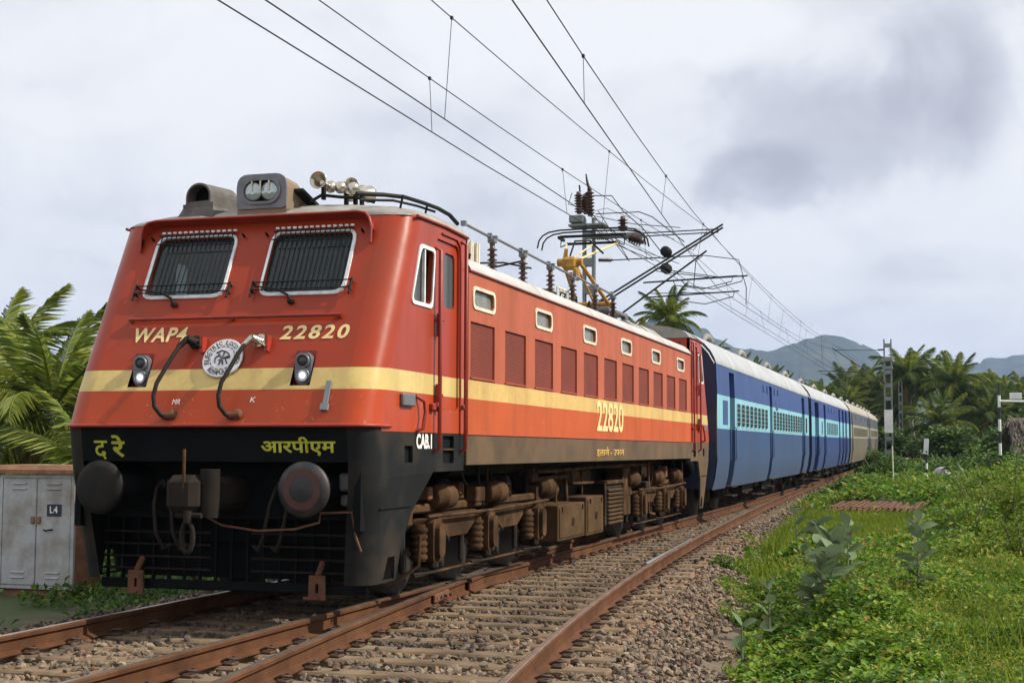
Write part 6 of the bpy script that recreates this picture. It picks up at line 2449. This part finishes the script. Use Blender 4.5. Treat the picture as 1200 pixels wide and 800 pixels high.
tree(-3.4, 86, 7.2, 3.0, 9000, .30, L_BRIGHT, 'bright green leafy tree rising behind the first coach roof', 301)
WG = 'dark broadleaf trees between the palms'
for i, (x, y, h, R) in enumerate([(-5, 150, 5.2, 4.5), (0, 142, 5.0, 4.2), (4.5, 132, 5.2, 4.2), (8.5, 130, 4.8, 4.2), (12.5, 140, 6.0, 4.8), (16, 130, 5.6, 4.6), (6.2, 96, 3.2, 2.8), (10.5, 100, 3.6, 3.2), (14, 104, 5.0, 3.8), (2.2, 108, 3.6, 2.8), (19, 112, 5.8, 4.2), (17.5, 92, 4.6, 3.4)]):
    tree(x, y, h, R, 5200, .42, L_TREE, 'dark green broadleaf tree filling the gap between the palms', 310 + i, WG)
tree(-7.4, 12.2, 2.6, 2.0, 8500, .12, L_BRIGHT, 'leafy green small tree directly behind the grey cabinet', 330)
tree(-9.6, 15.2, 3.0, 2.6, 8000, .14, L_DARK, 'dark bushy tree below the left palms', 331)
tree(-13.5, 19, 3.4, 3.0, 7000, .17, L_TREE, 'dark spreading tree at the far left behind the palms', 332)
tree(-5.9, 14.5, 2.4, 1.9, 7000, .12, L_DARK, 'low bushy tree behind the locomotive cab', 333)
for i in range(9):
    x, y = -9 - i * 3.2 + random.uniform(-1, 1), 30 + i * 7 + random.uniform(-3, 3)
    tree(x, y, 3.6 + .25 * i, 3.2, 3500, .3, L_TREE, 'dark broadleaf tree in the row behind the train', 340 + i, 'trees in the row behind the train')

# blue sheet roof seen between the palms
g = G()
g.loft([[(x, y, z) for x in np.linspace(-1.3, 1.3, 7)] for y, z in ((-.9, 2.55), (-.3, 2.95), (0.0, 3.05), (.5, 2.8))], smooth=False)
bl = empty('shelter', (-12.0, 17.2, float(ground_z(-12, 17.2))), .4, 'blue plastic sheet shelter glimpsed between the left palms', 'shelter')
g.build('sheet', M['bluetarp'], bl)
for x in (-1.2, 1.2):
    for y, h in ((-.85, 2.5), (.45, 2.75)):
        G().tube([(x, y, 0), (x, y, h)], .04, 6).build('pole', M['trunk'], bl)

# ------------------------------------------------------------------ small things beside the line
for k in range(15):
    x = 3.0 + k * .178
    y0 = 30.6 + random.uniform(-.25, .25)
    L = 4.6 + random.uniform(-.5, .5) + (1.5 if k == 3 else 0)
    g = G()
    g.loft([[(u, yy, w) for u, w in ((-.055, 0), (.055, 0), (.05, .02), (.012, .03), (.012, .10), (.03, .12), (.03, .14), (-.03, .14), (-.03, .12), (-.012, .10), (-.012, .03), (-.05, .02))] for yy in (0, L)], closed=True, smooth=False, caps=True)
    o = g.build('rusty_bar', M['rust'], None, (x, y0, float(ground_z(x, y0)) + .07))
    o.rotation_euler = (rad(.35), 0, random.uniform(-.02, .02) - .03)
    tag(o, 'long rusty steel bar in the row of bars laid across the grass', 'bar', 'rusty bars lying in the grass')
for k, yy in enumerate((31.4, 34.2)):
    g = G()
    g.box((4.25, yy, float(ground_z(4.25, yy)) - .04), (2.9, .2, .2), None, .02)
    tag(g.build('bearer', M['stump']), ('front' if k == 0 else 'rear') + ' dark timber bearer under the row of rusty bars', 'timber')
for (x, y), s_, lb in (((4.97, 15.5), .27, 'thin black burnt stump in the grass'), ((5.58, 15.7), .32, 'forked black burnt stump in the grass')):
    z = float(ground_z(x, y))
    g = G()
    g.tube([(0, 0, -.05), (.02, 0, s_ * .5), (-.01, .02, s_ * .8), (.03, 0, s_ + .12)], [.05, .04, .045, .015], 7)
    if 'fork' in lb:
        g.tube([(0, 0, s_ * .6), (-.08, 0, s_ * .85), (-.09, .02, s_ + .15)], [.03, .03, .012], 6)
    else:
        g.tube([(0, 0, s_ * .3), (-.06, 0, s_ * .45), (-.05, 0, s_ * .6)], [.03, .03, .02], 6)
    tag(g.build('stump', M['stump'], None, (x, y, z)), lb, 'stump')

sp = empty('line_sign', (5.53, 42.8, float(ground_z(5.53, 42.8))), 0, 'narrow white sign board on a black and white post', 'sign')
G().tube([(0, 0, 0), (0, 0, 1.72)], .032, 8).build('post', M['bwpost'], sp)
for z in (.75, 1.15):
    G().cyl((0, 0, z), (0, 0, z + .22), .038, n=8).build('white_band', M['mwhite'], sp)
G().box((-.01, -.045, 1.98), (.17, .02, .56), Matrix.Rotation(.06, 3, 'Y'), .005).build('board', M['mwhite'], sp)
G().cyl((0, -.06, 1.78), (0, -.054, 1.78), .035, n=10).build('board_mark', M['bwpost'], sp)
z = float(ground_z(8.5, 54))
bp_ = empty('barrier_post', (8.5, 54, z), 0, 'black and white banded post with a white arm and board', 'post')
for k in range(9):
    G().cyl((0, 0, k * .52), (0, 0, k * .52 + .52), .062, n=10).build('band', M['bwpost' if k % 2 == 0 else 'mwhite'], bp_)
zt = 3.62 - z
G().tube([(0, 0, zt), (1.6, 0, zt - .03), (3.0, 0, zt + .02)], .05, 6).build('arm', M['mwhite'], bp_)
G().box((.68, -.06, zt + .22), (.50, .03, .28), None, .01).build('board', M['mwhite'], bp_)
z = float(ground_z(6.9, 49.6))
g = G()
g.box((0, 0, .42), (.14, .12, .95), None, .03)
tag(g.build('boundary_stone', M['mwhite'], None, (6.95, 49.6, z)), 'small white boundary stone standing by the hedge', 'stone')
z = float(ground_z(4.05, 50.8))
g = G()
g.tube([(0, 0, -.1), (.02, 0, 1.0), (0, .02, 1.95)], [.035, .03, .028], 6)
tag(g.build('stake', M['wframe'], None, (4.05, 50.8, z)), 'thin pale wooden stake beside the number-plate mast', 'stake')

# white cow half hidden in the bushes, head lowered
cz = float(ground_z(6.0, 49.3))
cow = empty('cow', (6.15, 50.6, cz - .05), rad(20), 'white cow standing among the bushes with its head lowered', 'cow')


def skin(name, verts, edges, radii, m_, parent, sub=2):
    me = bpy.data.meshes.new(name)
    me.from_pydata(verts, edges, [])
    o = bpy.data.objects.new(name, me)
    COL.objects.link(o)
    md = o.modifiers.new('skin', 'SKIN')
    for v, r in zip(me.skin_vertices[0].data, radii):
        v.radius = (r, r) if not isinstance(r, tuple) else r
    me.skin_vertices[0].data[0].use_root = True
    s_ = o.modifiers.new('subd', 'SUBSURF')
    s_.levels = s_.render_levels = sub
    me.materials.append(m_)
    o.parent = parent
    return o


cow.scale = (.8, .8, .85)
cv = [(0, 0, 1.02), (0, .45, 1.05), (0, .80, 1.08), (0, 1.10, 1.00), (0, 1.35, .86), (0, 1.52, .74), (0, -.35, 1.06), (0, -.58, 1.00),
      (.20, .78, .72), (.20, .76, .42), (.20, .77, .06), (-.20, .80, .72), (-.20, .82, .42), (-.20, .80, .06),
      (.20, -.48, .76), (.21, -.60, .46), (.21, -.56, .06), (-.20, -.44, .76), (-.21, -.54, .46), (-.21, -.50, .06),
      (0, -.68, .80), (0, -.68, .50), (.17, 1.20, .98), (-.17, 1.20, .98)]
ce = [(0, 1), (1, 2), (2, 3), (3, 4), (4, 5), (0, 6), (6, 7), (2, 8), (8, 9), (9, 10), (2, 11), (11, 12), (12, 13), (6, 14), (14, 15), (15, 16), (6, 17), (17, 18), (18, 19), (7, 20), (20, 21), (3, 22), (3, 23)]
cr_ = [.33, .33, .30, .20, .14, .09, .31, .20, .13, .075, .06, .13, .075, .06, .15, .08, .06, .15, .08, .06, .035, .03, .04, .04]
skin('body', cv, ce, cr_, M['hide'], cow)
g = G()
for s in (-1, 1):
    g.tube([(s * .07, 1.10, 1.13), (s * .15, 1.12, 1.22), (s * .16, 1.15, 1.33)], [.03, .022, .006], 6)
g.build('horns', M['bwpost'], cow)

# thatched hut at the right
hx_, hy_ = 12.0, 68.5
hz_ = float(ground_z(hx_, hy_))
hut = empty('thatched_hut', (hx_, hy_, hz_), .15, 'hut with a brown palm-leaf thatch roof beyond the hedge', 'hut')
g = G()
g.box((0, 0, .9), (4.4, 3.4, 1.9))
g.build('wall', M['mudwall'], hut)
n = 2600
t_ = RNG.uniform(0, 1, n)
sd = np.where(RNG.uniform(0, 1, n) < .5, -1, 1)
P = np.stack([RNG.uniform(-2.7, 2.7, n), sd * (t_ * 2.2), 3.35 - t_ * 1.75 + RNG.uniform(-.05, .08, n)], 1)
V, F = leaves(P, RNG.uniform(.5, 1.0, n), RNG.uniform(-.95, -.45, n), .12, .02, np.where(sd > 0, np.pi / 2, -np.pi / 2) + RNG.uniform(-.5, .5, n))
th = bpy.data.objects.new('thatch', np_mesh('thatch', V, F, M['thatch']))
COL.objects.link(th)
th.parent = hut
th['kind'] = 'stuff'
g = G()
g.loft([[(x, y, z) for x in (-2.6, 2.6)] for y, z in ((-2.2, 1.5), (0, 3.3), (2.2, 1.5))], smooth=False)
g.build('roof', M['thatch'], hut)
lw = G().box((0, 0, .6), (3.2, .2, 1.7), None, .02).build('boundary_wall', M['mudwall'], None, (9.6, 64.5, float(ground_z(9.6, 64.5))))
tag(lw, 'low pale wall in front of the thatched hut', 'wall')

# ------------------------------------------------------------------ haze
g = G()
g.box((0, 4600, 235), (13400, 10400, 500))
hz = g.build('haze', None)
t = bpy.data.materials.new('haze_air')
t.use_nodes = True
nt = t.node_tree
nt.nodes.clear()
ho = nt.nodes.new('ShaderNodeOutputMaterial')
pv = nt.nodes.new('ShaderNodeVolumePrincipled')
pv.inputs['Color'].default_value = (.50, .66, 1.0, 1)
pv.inputs['Density'].default_value = 1.3e-4
pv.inputs['Anisotropy'].default_value = 0.0
nt.links.new(pv.outputs[0], ho.inputs['Volume'])
hz.data.materials.append(t)
hz.display_type = 'WIRE'
tag(hz, 'thin bluish haze in the air over the valley', 'haze', kind='stuff')
